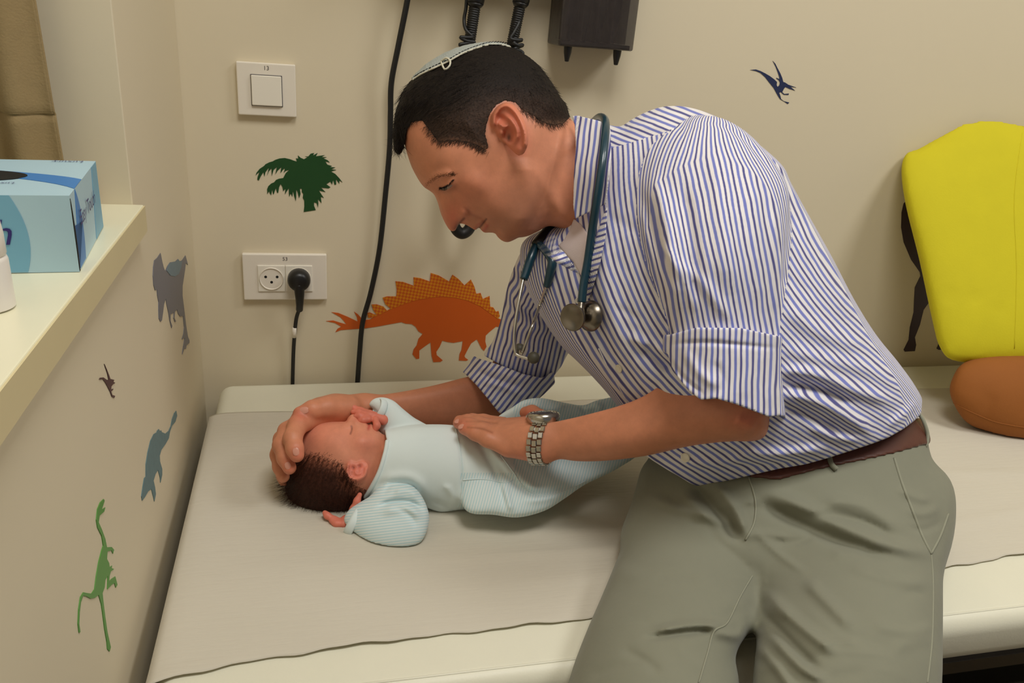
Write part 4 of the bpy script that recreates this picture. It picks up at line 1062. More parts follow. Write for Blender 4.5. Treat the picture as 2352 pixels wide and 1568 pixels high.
# eyebrow and lashes
ro = []; dd = []; L_ = []
for q in crspline([(978, 427), (990, 415), (1006, 406), (1024, 402), (1044, 401)], 22):
    for _ in range(6 if q[0] < 1012 else 3):
        w_ = 5.5 if q[0] < 1010 else 3.5
        u0, v0 = q + np.array([rs.randn() * 2, rs.randn() * w_ * .6]); t0 = surf_t(HF, u0, v0)
        a_ = math.radians(rs.uniform(-45, -5)); ro.append(P(u0, v0, t0 - .0003)); dd.append(RGT * math.cos(a_) - UPV * math.sin(a_) - FWD * .15); L_.append(rs.uniform(.003, .006))
eyebrow = strands('eyebrow', ro, dd, L_, .00017, M['brow'], man, 3, .2, 12)
ro = []; dd = []; L_ = []
for q in crspline([(1010, 431), (1019, 430), (1030, 424), (1043, 412)], 16):
    for _ in range(3):
        u0, v0 = q + rs.randn(2) * .8; t0 = surf_t(HF, u0, v0); a_ = math.radians(rs.uniform(100, 150))
        ro.append(P(u0, v0, t0 - .0004)); dd.append(RGT * math.cos(a_) - UPV * math.sin(a_) - FWD * .3); L_.append(rs.uniform(.002, .0042))
strands('eyelashes', ro, dd, L_, .00016, M['hair'], man, 3, .2, 13)
def disc_on(F, name, outline, mat, parent, lift):
    pl = crspline(outline, 6, True); c = pl.mean(0); V = [P(c[0], c[1], surf_t(F, *c) - lift * 1.4)]; Fs = []
    rings = 4
    for r in range(1, rings + 1):
        for q in pl:
            p2 = c + (q - c) * r / rings; V.append(P(p2[0], p2[1], surf_t(F, *p2) - lift * (1.3 - r / rings)))
    n = len(pl)
    for i in range(n): Fs.append((0, 1 + i, 1 + (i + 1) % n))
    for r in range(rings - 1):
        for i in range(n): Fs.append((1 + r * n + i, 1 + (r + 1) * n + i, 1 + (r + 1) * n + (i + 1) % n, 1 + r * n + (i + 1) % n))
    return mesh_py(name, V, Fs, mat, parent, True)
disc_on(HF, 'eye', [(1013, 432), (1022, 430), (1032, 426), (1038, 424), (1038, 428), (1032, 433), (1022, 435)], M['eye'], man, .0009)
disc_on(HF, 'iris', [(1012, 432), (1018, 429.5), (1026, 427), (1028, 432), (1024, 437), (1016, 437)], M['iris'], man, .0017)

# ---------------- skullcap with trim and clip
KF = HF.copy(); KF.d = np.minimum(dhead - (off[..., None].astype(np.float32) + .0018), KF.d * 0 + .2)
rim = [(948, 183), (968, 170), (1000, 155), (1030, 141), (1060, 124), (1090, 112), (1122, 103), (1150, 103), (1172, 108)]
kp = crspline(rim, 6).tolist() + [(1200, 60), (1000, 60), (900, 140)]
KF.clip(kp); ku, kV, kQ, _ = KF.nets()
cap = mesh_np('skullcap', kV, kQ, M['kippah'], man); cap['label'] = 'grey suede skullcap with a stitched rim and hair clip'
for t_side, pick in ((1, 'near'),):
    up_ = [P(u, v, surf_t(KF, u, v - 2.0) - .0004) for u, v in crspline(rim, 8)]
    tube('rim_trim', up_, .0010, M['kippah_trim'], cap, 1, 6, spline=False)
    for i, (u, v) in enumerate(crspline(rim, 9)[2:-6:2]):
        tube('rim_stitch', [P(u, v - 5.0, surf_t(KF, u, v - 5.0) - .0006), P(u + 4.6, v - 7.0, surf_t(KF, u + 4.6, v - 7.0) - .0006)], .0006, M['dark_hole'], cap, 1, 5, spline=False)
cl = [(1013, 141), (1025, 133), (1034, 140), (1032, 152), (1021, 159), (1013, 141)]
tube('hair_clip', [P(u, v, surf_t(HH, u, max(v, 146)) - .0022) for u, v in cl], .0011, M['kippah_trim'], cap, 3, 8)

# ---------------- left arm (near) resting on the baby
LF = Field(1030, 1800, 835, 1085, 0.735, 1.02, 2.6)
fore = [(1764, 930), (1768, 968), (1758, 1002), (1730, 1015), (1670, 1018), (1560, 1031), (1480, 1047), (1400, 1057), (1330, 1059), (1280, 1052), (1200, 1040), (1190, 990), (1258, 972), (1330, 956), (1420, 932), (1480, 908), (1540, 868), (1600, 835), (1690, 850), (1740, 880)]
fb = ridge(LF.U, LF.V, [(1735, 985), (1690, 960)], .003, 14)
mfor = [(1760, 980, .826), (1600, 950, .840), (1450, 985, .868), (1300, 1010, .905), (1200, 1015, .925)]
LF.infl(fore, mfor, [(1700, 930, .92), (1300, 1010, .80), (1500, 980, .95)], bump=fb)
# hand: metacarpal block then four fingers and the thumb, palm down
LF.cone((1250, 1012, .915), (1150, 1003, .938), .0215, .0150, .012, 1)
LF.cone((1245, 1032, .912), (1172, 1026, .928), .0150, .0120, .010, 1)
LF.cone((1248, 990, .930), (1148, 984, .955), .0190, .0125, .012, 1)
LF.chain([(1165, 1025, .926), (1120, 1007, .930), (1092, 994, .938), (1066, 984, .950)], [.0112, .0098, .0088, .0072], .004, lab=1)     # little finger
LF.chain([(1155, 1005, .938), (1108, 988, .944), (1078, 977, .955), (1054, 971, .968)], [.0115, .0102, .0090, .0074], .0035, lab=1)
LF.chain([(1150, 990, .952), (1100, 975, .962), (1075, 968, .972), (1056, 967, .980)], [.0115, .0100, .0088, .0074], .0035, lab=1)
LF.chain([(1155, 978, .968), (1110, 969, .978), (1085, 966, .985), (1066, 966, .992)], [.0112, .0096, .0086, .0074], .0035, lab=1)
LF.chain([(1262, 985, .940), (1240, 962, .965), (1222, 949, .975), (1208, 948, .982)], [.0140, .0112, .0098, .0080], .006, lab=1)             # thumb
for (kx, ky) in ((1155, 1002), (1150, 985)): pass
lu, lV, lQ, _ = LF.nets(); lV = relax(lV, lQ, 1, .35)
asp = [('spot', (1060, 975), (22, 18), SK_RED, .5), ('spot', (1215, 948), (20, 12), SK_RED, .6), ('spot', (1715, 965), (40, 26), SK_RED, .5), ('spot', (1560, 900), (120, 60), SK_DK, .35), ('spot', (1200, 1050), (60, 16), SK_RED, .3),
       ('line', [(1074, 981), (1105, 984), (1130, 993)], 2.6, SK_DK, .75), ('line', [(1070, 968), (1110, 968), (1142, 972)], 2.2, SK_DK, .45)]
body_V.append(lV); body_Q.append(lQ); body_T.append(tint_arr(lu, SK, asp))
# ---------------- right arm (far) with the hand cupped round the baby's head
RF = Field(618, 1185, 845, 1115, 0.885, 1.19, 2.6)
rfore = [(1190, 850), (1120, 858), (1070, 866), (1000, 884), (930, 898), (870, 907), (815, 914), (770, 918), (755, 945), (775, 975), (830, 985), (920, 1000), (1010, 1005), (1090, 990), (1190, 960)]
RF.infl(rfore, [(1150, 900, 1.125), (1000, 935, 1.085), (850, 945, 1.04), (770, 945, 1.015)], .86)
RF.cone((830, 948, 1.035), (735, 952, 1.000), .0255, .0195, .014, 1)
RF.cone((770, 940, 1.005), (700, 962, .985), .0190, .0165, .012, 1)
RF.chain([(800, 938, 1.005), (752, 936, .985), (718, 941, .972), (690, 950, .966)], [.0165, .0135, .0118, .0092], .006, lab=1)       # thumb
RF.chain([(716, 960, .982), (684, 976, .958), (672, 1006, .938), (677, 1030, .930), (682, 1045, .928)], [.0135, .0118, .0108, .0100, .0085], .004, lab=1)
RF.chain([(700, 966, .992), (660, 990, .968), (646, 1022, .950), (655, 1052, .940), (665, 1074, .938)], [.0130, .0112, .0100, .0094, .0080], .0035, lab=1)
RF.chain([(690, 972, 1.004), (648, 1008, .982), (639, 1044, .966), (644, 1072, .958), (651, 1094, .954)], [.0120, .0104, .0094, .0088, .0075], .0035, lab=1)
RF.chain([(690, 980, 1.015), (652, 1025, 1.0), (646, 1065, .988), (650, 1092, .982), (655, 1110, .98)], [.0110, .0094, .0084, .0078, .0066], .0035, lab=1)
ru, rV, rQ, _ = RF.nets(); rV = relax(rV, rQ, 1, .35)
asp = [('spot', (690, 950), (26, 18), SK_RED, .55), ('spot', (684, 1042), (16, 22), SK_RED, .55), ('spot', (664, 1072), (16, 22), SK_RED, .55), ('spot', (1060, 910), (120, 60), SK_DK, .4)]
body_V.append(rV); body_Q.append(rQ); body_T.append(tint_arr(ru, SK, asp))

# ---------------- trunk, upper arms and thighs inside the clothes (coarse)
BF = Field(1100, 2180, 280, 1900, 0.60, 1.2, 14)
BF.infl([(1390, 380), (1500, 350), (1680, 420), (1800, 600), (1930, 800), (2010, 920), (1950, 1000), (1700, 1020), (1540, 960), (1400, 760), (1320, 620)], [(1400, 400, .955), (1700, 450, .955), (1500, 900, .965), (2050, 950, .985)], .62)
BF.cone((1620, 420, .88), (1680, 850, .825), .032, .030, .02)
BF.cone((1680, 850, .825), (1640, 930, .833), .030, .028, .02)
BF.cone((1310, 580, 1.06), (1190, 840, 1.115), .030, .028, .02)
BF.cone((1190, 840, 1.115), (1130, 905, 1.12), .028, .028, .02)
BF.cone((1480, 440, .945), (1400, 420, .935), .042, .042, .03)
BF.cone((1700, 1020, .97), (1620, 1180, .945), .045, .045, .03)
BF.cone((1620, 1180, .945), (1510, 1500, .785), .045, .040, .02)
BF.cone((1900, 1020, .98), (1950, 1180, .945), .045, .045, .03)
BF.cone((1950, 1180, .945), (1945, 1500, .785), .045, .040, .02)
bu, bV, bQ, _ = BF.nets(); bV = relax(bV, bQ, 1)
body_V.append(bV); body_Q.append(bQ); body_T.append(tint_arr(bu, SK, []))
offs = np.cumsum([0] + [len(v) for v in body_V[:-1]])
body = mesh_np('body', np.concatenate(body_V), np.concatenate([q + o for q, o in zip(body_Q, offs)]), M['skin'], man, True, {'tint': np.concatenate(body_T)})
# finger nails
def nail_px(F, u, v, ang, L, w, parent, mat=None):
    a_ = math.radians(ang); t0 = surf_t(F, u, v)
    e = 3.0
    c = P(u, v, t0); n1 = P(u + e, v, surf_t(F, u + e, v)) - c; n2 = P(u, v + e, surf_t(F, u, v + e)) - c
    n = np.cross(n1, n2); n /= np.linalg.norm(n); n = n if n @ TO_CAM > 0 else -n
    return nail('fingernail', c - n * .0003, RGT * math.cos(a_) - UPV * math.sin(a_), n, L, w, mat or M['nail'], parent)
nail_px(RF, 698, 942, 172, .0055, .0042, man); nail_px(RF, 680, 1037, 80, .0045, .0036, man); nail_px(RF, 661, 1069, 75, .0042, .0034, man)
nail_px(LF, 1060, 979, 160, .0042, .0032, man); nail_px(LF, 1051, 967, 165, .0040, .0028, man)
# ---------------- shirt: trunk and sleeves
SF = Field(1050, 2140, 232, 1140, 0.66, 1.24, 5.0)
U, Vv = SF.U, SF.V
torso = [(1318,272),(1345,276),(1395,286),(1425,290),(1455,272),(1490,255),(1530,244),(1580,246),(1640,265),(1700,299),(1760,345),(1800,384),(1818,422),(1862,502),(1912,592),(1962,688),(2012,768),(2062,830),(2102,886),(2122,930),(2130,1010),(2080,1130),(1900,1180),(1650,1190),(1500,1130),(1462,1040),(1440,968),(1402,912),(1360,864),(1320,824),(1290,795),(1245,730),(1205,650),(1194,585),(1208,548),(1262,520),(1300,500),(1312,400)]
hem = [(1100,200),(2140,200),(2140,700),(2119,912),(2116,950),(2098,968),(2075,985),(2040,1005),(2000,1020),(1960,1033),(1900,1052),(1850,1066),(1790,1076),(1720,1092),(1660,1106),(1603,1116),(1585,1110),(1560,1094),(1535,1080),(1500,1058),(1475,1040),(1100,1000)]
sb = np.zeros(U.shape)
for pts, amp, w in (([(1795, 850), (1880, 862), (1960, 895), (2060, 925)], .008, 15), ([(1795, 905), (1870, 920), (1950, 960), (2010, 1000)], .008, 15), ([(1800, 880), (1880, 893), (1960, 925)], -.006, 11),
                    ([(1800, 935), (1860, 955), (1940, 995)], -.005, 11), ([(1800, 800), (1900, 830), (2000, 850), (2080, 900)], .005, 18), ([(1800, 700), (1880, 760), (1990, 800)], .005, 20),
                    ([(1700, 1040), (1800, 1045), (1900, 1030)], .006, 14), ([(1640, 1060), (1740, 1070), (1850, 1052)], -.004, 9), ([(1560, 1060), (1660, 1064), (1720, 1050)], .005, 12),
                    ([(1830, 500), (1900, 640), (1960, 740)], .005, 22), ([(1480, 790), (1520, 830), (1545, 850)], -.008, 12), ([(1440, 770), (1500, 800), (1545, 818)], .007, 12),
                    ([(1395, 520), (1385, 640), (1420, 780), (1500, 900)], .007, 26), ([(1345, 640), (1360, 720), (1400, 800), (1460, 880)], -.004, 14), ([(1310, 620), (1330, 720), (1390, 830), (1450, 920)], .004, 9),
                    ([(1430, 300), (1500, 290), (1560, 300)], .004, 10), ([(2040, 980), (2080, 950), (2110, 920)], .004, 10), ([(1860, 980), (1920, 1005), (1985, 1012)], .004, 10)):
    sb += ridge(U, Vv, pts, amp * 1.5, w)
nz = np.random.RandomState(2)
for _ in range(26):
    u0, v0 = nz.uniform(1400, 2080), nz.uniform(480, 1040); a_ = math.radians(nz.uniform(25, 60)); L_ = nz.uniform(30, 80)
    sb += ridge(U, Vv, [(u0 - L_ * math.cos(a_), v0 - L_ * math.sin(a_)), (u0, v0 + nz.uniform(-8, 8)), (u0 + L_ * math.cos(a_), v0 + L_ * math.sin(a_))], nz.uniform(-.0038, .0042), nz.uniform(8, 16))
SF.infl(torso, [(1350, 400, .945), (1700, 350, .93), (1300, 650, .975), (1500, 900, .955), (2000, 850, .965), (2080, 1000, .975), (1600, 1100, .945), (1800, 700, .945)], [(1400, 400, 1.05), (1700, 500, 1.1), (1600, 900, 1.08), (2000, 950, 1.1)], lab=1, bump=sb, clip=hem)
# left sleeve
lsl = [(1555,292),(1600,268),(1660,272),(1725,312),(1785,382),(1812,440),(1812,520),(1806,620),(1800,720),(1798,800),(1796,1010),(1520,960),(1535,820),(1540,745),(1515,670),(1478,560),(1462,450),(1478,360),(1515,315)]
lb = np.zeros(U.shape)
for pts, amp, w in (([(1500, 400), (1530, 520), (1545, 640), (1560, 720)], .007, 17), ([(1470, 430), (1500, 540), (1540, 660)], -.005, 12), ([(1565, 420), (1590, 560), (1600, 700)], -.005, 16), ([(1640, 330), (1660, 480), (1680, 680)], .005, 26),
                    ([(1720, 400), (1740, 560), (1750, 720)], .004, 20), ([(1560, 600), (1620, 660), (1680, 740)], .004, 14), ([(1780, 470), (1782, 600), (1785, 740)], .005, 12), 
                    ([(1520, 560), (1570, 640), (1600, 720)], .004, 12), ([(1550, 310), (1600, 285), (1660, 290), (1720, 330), (1775, 395)], -.003, 6)):
    lb += ridge(U, Vv, pts, amp * 1.4, w)
SF.infl(lsl, [(1600, 320, .865), (1750, 420, .845), (1500, 480, .835), (1640, 600, .805), (1660, 900, .808), (1780, 700, .83)], .98, k=0.010, lab=2, bump=lb, clip=[(1400, 200), (1900, 200), (1900, 785), (1660, 772), (1500, 785)])
# right sleeve
rsl = [(1260,560),(1205,570),(1178,620),(1160,680),(1150,735),(1128,790),(1098,825),(1078,850),(1075,900),(1110,960),(1200,960),(1262,890),(1300,820),(1330,760),(1330,640)]
rb = np.zeros(U.shape)
for pts, amp, w in (([(1165, 640), (1180, 690), (1225, 720), (1290, 735)], -.006, 9), ([(1165, 700), (1210, 745), (1270, 760)], .007, 14), ([(1170, 620), (1200, 660), (1260, 690)], .006, 13), ([(1150, 780), (1200, 800), (1260, 810)], .004, 16), ([(1180, 600), (1205, 630), (1240, 640)], -.004, 8)):
    rb += ridge(U, Vv, pts, amp, w)
SF.infl(rsl, [(1240, 600, 1.05), (1230, 720, 1.08), (1180, 880, 1.115)], .95, k=0.008, lab=3, bump=rb, clip=[(1000, 500), (1400, 500), (1400, 760), (1310, 815), (1270, 866), (1240, 872), (1165, 846), (1100, 810), (1000, 790)])
su, sV, sQ, sl = SF.nets(); sV = relax(sV, sQ, 1, .4)
def samp(A, F, uvt):
    x = np.clip((uvt[:, 0] - F.us[0]) / F.g, 0, A.shape[0] - 1.001); y = np.clip((uvt[:, 1] - F.vs[0]) / F.g, 0, A.shape[1] - 1.001)
    i, j = x.astype(int), y.astype(int); a, b = x - i, y - j
    return A[i, j] * (1 - a) * (1 - b) + A[i + 1, j] * a * (1 - b) + A[i, j + 1] * (1 - a) * b + A[i + 1, j + 1] * a * b
def stripe_of(uvt, which):
    u, v = uvt[:, 0], uvt[:, 1]
    if which == 1: v = v - 650 * samp(sb, SF, uvt)
    if which == 2: u = u - 550 * samp(lb, SF, uvt)
    if which == 3: u = u - 900 * samp(rb, SF, uvt)
    if which == 1:
        q = v - 380.0
        x = (u - 1625) * .841 - (v - 700) * .541
        wrap = np.maximum(uvt[:, 2] - .905, 0) * 1500 * np.clip(x / 160, -1, 1)
        return (u - 0.001067 * q * np.abs(q) / 2 - 0.00066 * q * (u - 1400) + wrap) / 24.0
    if which == 2: return ((u - 1650) - 0.20 * (v - 600) + 0.00016 * (v - 400) * (u - 1650) + np.maximum(uvt[:, 2] - .80, 0) * 1500 * np.clip((u - 1650) / 80, -1, 1)) / 27.0
    if which == 3: return (u + 0.25 * v) / 22.0
    if which == 4: return (u + 0.02 * v + np.maximum(uvt[:, 2] - .79, 0) * 1500 * np.clip((u - 1660) / 80, -1, 1)) / 27.0
    if which == 5: return (u * 0.76 + v * 0.62) / 23.0
    if which == 6: return (u + 0.12 * v) / 25.0
    if which == 7: return (u * 0.45 + v * 0.9) / 23.0
    if which == 8: return (u * 0.35 - v * 0.9) / 23.0
    if which == 9: return (u * 0.30 + v * 0.95) / 24.0
yoke = [(1395, 284), (1425, 288), (1455, 270), (1490, 253), (1530, 240), (1600, 240), (1650, 258), (1620, 274), (1570, 285), (1535, 300), (1500, 312), (1440, 330), (1400, 340)]
fl = sl[sQ]; flab = np.where((fl == 2).sum(1) >= 2, 2, np.where((fl == 3).sum(1) >= 2, 3, 1))
ctr = su[sQ].mean(1)
iny = (seg_sd(yoke, ctr[:, 0], ctr[:, 1]) < 0) & (ctr[:, 2] < .96); flab = np.where(iny & (flab == 1), 6, flab)
used, q_ = submesh(sV, sQ, flab == 1)
shirt = mesh_np('shirt', sV[used], q_, M['shirt'], man, True, {'stripe': stripe_of(su[used], 1)})
shirt['label'] = 'white shirt with narrow blue and navy stripes'
for lb_, nm, wh in ((2, 'sleeve', 2), (3, 'sleeve', 3), (6, 'yoke', 8)):
    used, q_ = submesh(sV, sQ, flab == lb_)
    if len(q_): mesh_np(nm, sV[used], q_, M['shirt'], shirt, True, {'stripe': stripe_of(su[used], wh)})
# cuffs rolled above the elbows
CF = Field(1500, 1815, 545, 1170, 0.70, 0.93, 3.5)
cuff = [(1528,560),(1600,550),(1700,555),(1798,560),(1800,860),(1804,1160),(1690,1160),(1580,1120),(1510,1060),(1522,820)]
cclip = [(1400, 775), (1540, 768), (1600, 752), (1700, 753), (1790, 772), (1850, 778), (1850, 975), (1791, 954), (1765, 957), (1740, 947), (1690, 928), (1645, 915), (1610, 918), (1585, 900), (1558, 868), (1541, 838), (1534, 812), (1500, 800)]
cb_ = np.zeros(CF.U.shape)
for pts, amp, w in (([(1545, 790), (1620, 786), (1700, 792), (1790, 800)], -.0035, 5), ([(1540, 830), (1570, 868), (1615, 905)], -.004, 5), ([(1570, 800), (1600, 850), (1650, 890)], .004, 12), ([(1700, 800), (1710, 860), (1705, 920)], .002, 18), ([(1640, 830), (1660, 870), (1650, 910)], -.002, 10), ([(1750, 800), (1760, 870), (1770, 940)], .003, 12)):
    cb_ += ridge(CF.U, CF.V, pts, amp, w)
CF.infl(cuff, [(1660, 760, .804), (1660, 940, .802), (1540, 850, .808), (1790, 850, .822)], 1.10, bump=cb_, clip=cclip)
cu_, cV, cQ, _ = CF.nets()
mesh_np('cuff', relax(cV, cQ, 1, .4), cQ, M['shirt'], shirt, True, {'stripe': stripe_of(cu_, 4)})
CR = Field(990, 1330, 630, 1070, 0.98, 1.25, 3.5)
rcuff = [(1150,640),(1110,760),(1078,836),(1000,940),(1080,1060),(1200,1010),(1264,905),(1312,800),(1320,660)]
rclip = [(1060, 790), (1096, 822), (1130, 832), (1160, 842), (1200, 858), (1245, 868), (1272, 852), (1275, 880), (1250, 905), (1215, 935), (1180, 955), (1146, 948), (1120, 915), (1095, 885), (1068, 858), (1050, 850)]
rb_ = ridge(CR.U, CR.V, [(1090, 850), (1140, 872), (1200, 890)], -.003, 5) + ridge(CR.U, CR.V, [(1110, 875), (1160, 890), (1215, 915)], .003, 8) + ridge(CR.U, CR.V, [(1090, 835), (1150, 856), (1220, 874)], .0025, 8)
CR.infl(rcuff, [(1200, 800, 1.10), (1180, 880, 1.115), (1100, 900, 1.12)], 1.05, bump=rb_, clip=rclip)
cu_, cV, cQ, _ = CR.nets()
mesh_np('cuff', relax(cV, cQ, 1, .4), cQ, M['shirt'], shirt, True, {'stripe': stripe_of(cu_, 5)})
# collar
def sheet_obj(name, poly, m, th, mat, parent, which=None, g=2.5, pad=8, tr=.03, label=None):
    pl = np.asarray(poly, float); mm = [c[2] for c in m] if not np.isscalar(m) else [m]
    F = Field(pl[:, 0].min() - pad, pl[:, 0].max() + pad, pl[:, 1].min() - pad, pl[:, 1].max() + pad, min(mm) - tr, max(mm) + tr, g)
    F.sheet(poly, m, th); a, V, q, _ = F.nets()
    o = mesh_np(name, V, q, mat, parent, True, {'stripe': stripe_of(a, which)} if which else None)
    if label: o['label'] = label
    return o
def lifted(pts, l): return [(u, v, min(surf_t(SF, u, v), surf_t(HF, u, v) if u < 1470 and v < 605 else 9) - l) for u, v in pts]
near_c = [(1314,266),(1328,265),(1346,270),(1372,276),(1396,284),(1403,300),(1404,360),(1398,420),(1393,468),(1360,484),(1321,503),(1316,470),(1318,400),(1322,340),(1320,290)]
sheet_obj('collar', near_c, [(1316, 268, .880), (1345, 270, .868), (1400, 290, .850), (1325, 350, .850), (1400, 400, .826), (1320, 500, .862), (1390, 470, .838)], .0014, M['shirt'], shirt, 6)
stand = [(1396,284),(1420,292),(1440,300),(1430,380),(1410,460),(1395,560),(1380,640),(1350,690),(1340,640),(1352,560),(1372,480),(1393,468),(1402,380)]
far_c = [(1234,567),(1255,546),(1275,525),(1279,560),(1296,578),(1314,601),(1334,632),(1314,624),(1287,608),(1264,594),(1243,580)]
sheet_obj('collar', far_c, lifted([(1240, 567), (1272, 530), (1334, 632), (1290, 595), (1260, 580)], .007), .0014, M['shirt'], shirt, 9)
lapel = [(1346, 548), (1356, 575), (1364, 560), (1376, 520), (1390, 480), (1396, 470), (1392, 540), (1380, 600), (1366, 650), (1352, 690), (1344, 680), (1350, 640), (1352, 600)]
sheet_obj('collar_stand', lapel, lifted([(1350, 560), (1392, 480), (1350, 690), (1375, 600), (1360, 640)], .006), .0014, M['shirt'], shirt, 9)
un = [(1276,522),(1282,563),(1296,580),(1318,603),(1338,640),(1352,690),(1358,600),(1356,545),(1335,515),(1318,502),(1308,528),(1297,548),(1284,562)]
us_ = sheet_obj('undershirt', un, lifted([(1284, 540), (1340, 640), (1345, 540), (1318, 520), (1300, 570), (1320, 600), (1350, 680)], .0025), .0020, M['under'], man, None, label='white cotton undershirt at the open collar')
# buttons and placket
def button(u, v, F, r=.0048):
    t0 = surf_t(F, u, v); c = P(u, v, t0); e = 6.0
    n = np.cross(P(u + e, v, surf_t(F, u + e, v)) - c, P(u, v + e, surf_t(F, u, v + e)) - c); n /= np.linalg.norm(n); n = n if n @ TO_CAM > 0 else -n
    b = lathe('button', [(r * .8, -.0008), (r, .0004), (r, .0018), (r * .8, .0022), (r * .55, .0016), (.0002, .0015)], c, n, M['button'], shirt, 20)
    x = np.cross(n, [0, 0, 1.0]); x /= np.linalg.norm(x)
button(1423, 846, SF); button(1575, 1050, SF, .0052); button(1329, 690, SF, .004)
tube('placket_seam', [P(u, v, surf_t(SF, u, v) - .0002) for u, v in crspline([(1375, 800), (1400, 850), (1440, 920), (1470, 965)], 6)], .0007, M['shirt'], shirt, 1, 6, spline=False)

# ---------------- trousers
TF = Field(1215, 2200, 960, 1720, 0.52, 1.16, 5.0)
U, Vv = TF.U, TF.V
mt = [(1500, 1040, .99), (2120, 980, 1.0), (1800, 1040, .965), (1470, 1180, .935), (2160, 1180, .93), (1800, 1200, .925), (1420, 1320, .855), (2140, 1350, .84), (1400, 1450, .785), (2120, 1480, .775), (1400, 1568, .735), (2100, 1568, .735), (1350, 1720, .68), (2100, 1720, .68), (1730, 1400, .81)]
pelv = [(1490, 1060), (1520, 980), (1700, 940), (1900, 940), (2090, 930), (2124, 985), (2140, 1050), (2172, 1110), (2186, 1170), (2168, 1270), (2080, 1360), (1900, 1370), (1740, 1340), (1600, 1330), (1440, 1250), (1460, 1150)]
rleg = [(1500, 1070), (1472, 1125), (1455, 1190), (1425, 1265), (1385, 1362), (1345, 1455), (1312, 1545), (1285, 1650), (1255, 1800), (1640, 1800), (1688, 1680), (1697, 1570), (1690, 1508), (1712, 1460), (1738, 1420), (1742, 1340), (1725, 1250), (1700, 1170), (1650, 1100)]
lleg = [(1800, 1130), (1762, 1220), (1748, 1330), (1744, 1430), (1735, 1500), (1728, 1570), (1715, 1700), (1700, 1800), (2110, 1800), (2152, 1680), (2164, 1568), (2166, 1420), (2168, 1300), (2186, 1175), (2165, 1095), (2040, 1070), (1900, 1090)]
pb = np.zeros(U.shape)
for pts, amp, w in (([(1760, 1130), (1850, 1165), (1950, 1215), (2060, 1255), (2140, 1272)], .010, 16), ([(1740, 1150), (1830, 1200), (1930, 1245), (2050, 1280)], -.008, 13), ([(1880, 1150), (1980, 1160), (2080, 1220)], .006, 16), ([(1860, 1180), (1970, 1195), (2060, 1240)], -.006, 11),
                    ([(1590, 1110), (1650, 1180), (1700, 1240)], -.010, 14), ([(1640, 1105), (1690, 1170), (1715, 1230)], .007, 12), ([(1560, 1130), (1620, 1180), (1680, 1210)], .005, 12), ([(1490, 1140), (1560, 1170), (1640, 1190)], .004, 10),
                    ([(1500, 1450), (1580, 1436), (1670, 1432)], .006, 10), ([(1480, 1465), (1580, 1452), (1660, 1448)], -.005, 8), ([(1620, 1440), (1690, 1460), (1715, 1440)], .007, 12),
                    ([(1760, 1360), (1820, 1420), (1920, 1500)], .008, 14), ([(1745, 1400), (1800, 1460), (1880, 1540)], -.007, 11), ([(1770, 1460), (1840, 1530), (1900, 1568)], .007, 13), ([(1850, 1330), (1900, 1380), (1960, 1440)], .006, 16), ([(1740, 1480), (1790, 1540), (1830, 1600)], .006, 12),
                    ([(2060, 1120), (2100, 1140), (2140, 1150)], .004, 10), ([(2080, 1170), (2120, 1180), (2160, 1165)], .004, 10), ([(2090, 1215), (2130, 1215), (2165, 1195)], -.003, 8), ([(1950, 1300), (2050, 1330), (2140, 1340)], .003, 14), ([(2000, 1430), (2080, 1450), (2150, 1440)], .003, 14)):
    pb += ridge(U, Vv, pts, amp * 1.25, w)
for _ in range(34):
    u0, v0 = nz.uniform(1400, 2140), nz.uniform(1120, 1560); a_ = math.radians(nz.uniform(-25, 45)); L_ = nz.uniform(30, 90)
    pb += ridge(U, Vv, [(u0 - L_ * math.cos(a_), v0 - L_ * math.sin(a_)), (u0, v0 + nz.uniform(-10, 10)), (u0 + L_ * math.cos(a_), v0 + L_ * math.sin(a_))], nz.uniform(-.003, .0032), nz.uniform(8, 18))
waist = [(1000, 1100), (1500, 1040), (1650, 1075), (1800, 1070), (1950, 1045), (2050, 1020), (2126, 1006), (2250, 985), (2250, 1800), (1000, 1800)]
TF.infl(pelv, mt, .92, lab=1, bump=pb, clip=waist)
TF.infl(rleg, mt, .98, k=0.020, lab=2, bump=pb)
TF.infl(lleg, mt, .98, k=0.020, lab=3, bump=pb)
TF.above(ZC + .004, -.672)
tu, tV, tQ, _ = TF.nets(); tV = relax(tV, tQ, 3, .5)
trs = mesh_np('trousers', tV, tQ, M['chino'], man); trs['label'] = 'khaki grey cotton trousers'
def seam(name, pts, r, mat, F, parent, lift=.0004, n=8):
    return tube(name, [P(u, v, surf_t(F, u, v) - lift) for u, v in crspline(pts, n)], r, mat, parent, 1, 6, spline=False)
seam('pocket_edge', [(2054, 1052), (2072, 1110), (2095, 1170), (2118, 1230), (2139, 1272)], .0017, M['chino_seam'], TF, trs)
seam('side_seam', [(2139, 1272), (2143, 1330), (2143, 1400), (2140, 1480), (2130, 1568)], .0010, M['chino_seam'], TF, trs)
seam('pocket_edge', [(2139, 1270), (2160, 1230), (2178, 1180)], .0014, M['chino_seam'], TF, trs)
seam('inner_seam', [(1728, 1322), (1700, 1370), (1670, 1430), (1640, 1450), (1625, 1500), (1605, 1568)], .0009, M['chino_seam'], TF, trs)
seam('fly_seam', [(1720, 1095), (1735, 1150), (1732, 1200), (1712, 1240)], .0011, M['chino_seam'], TF, trs)
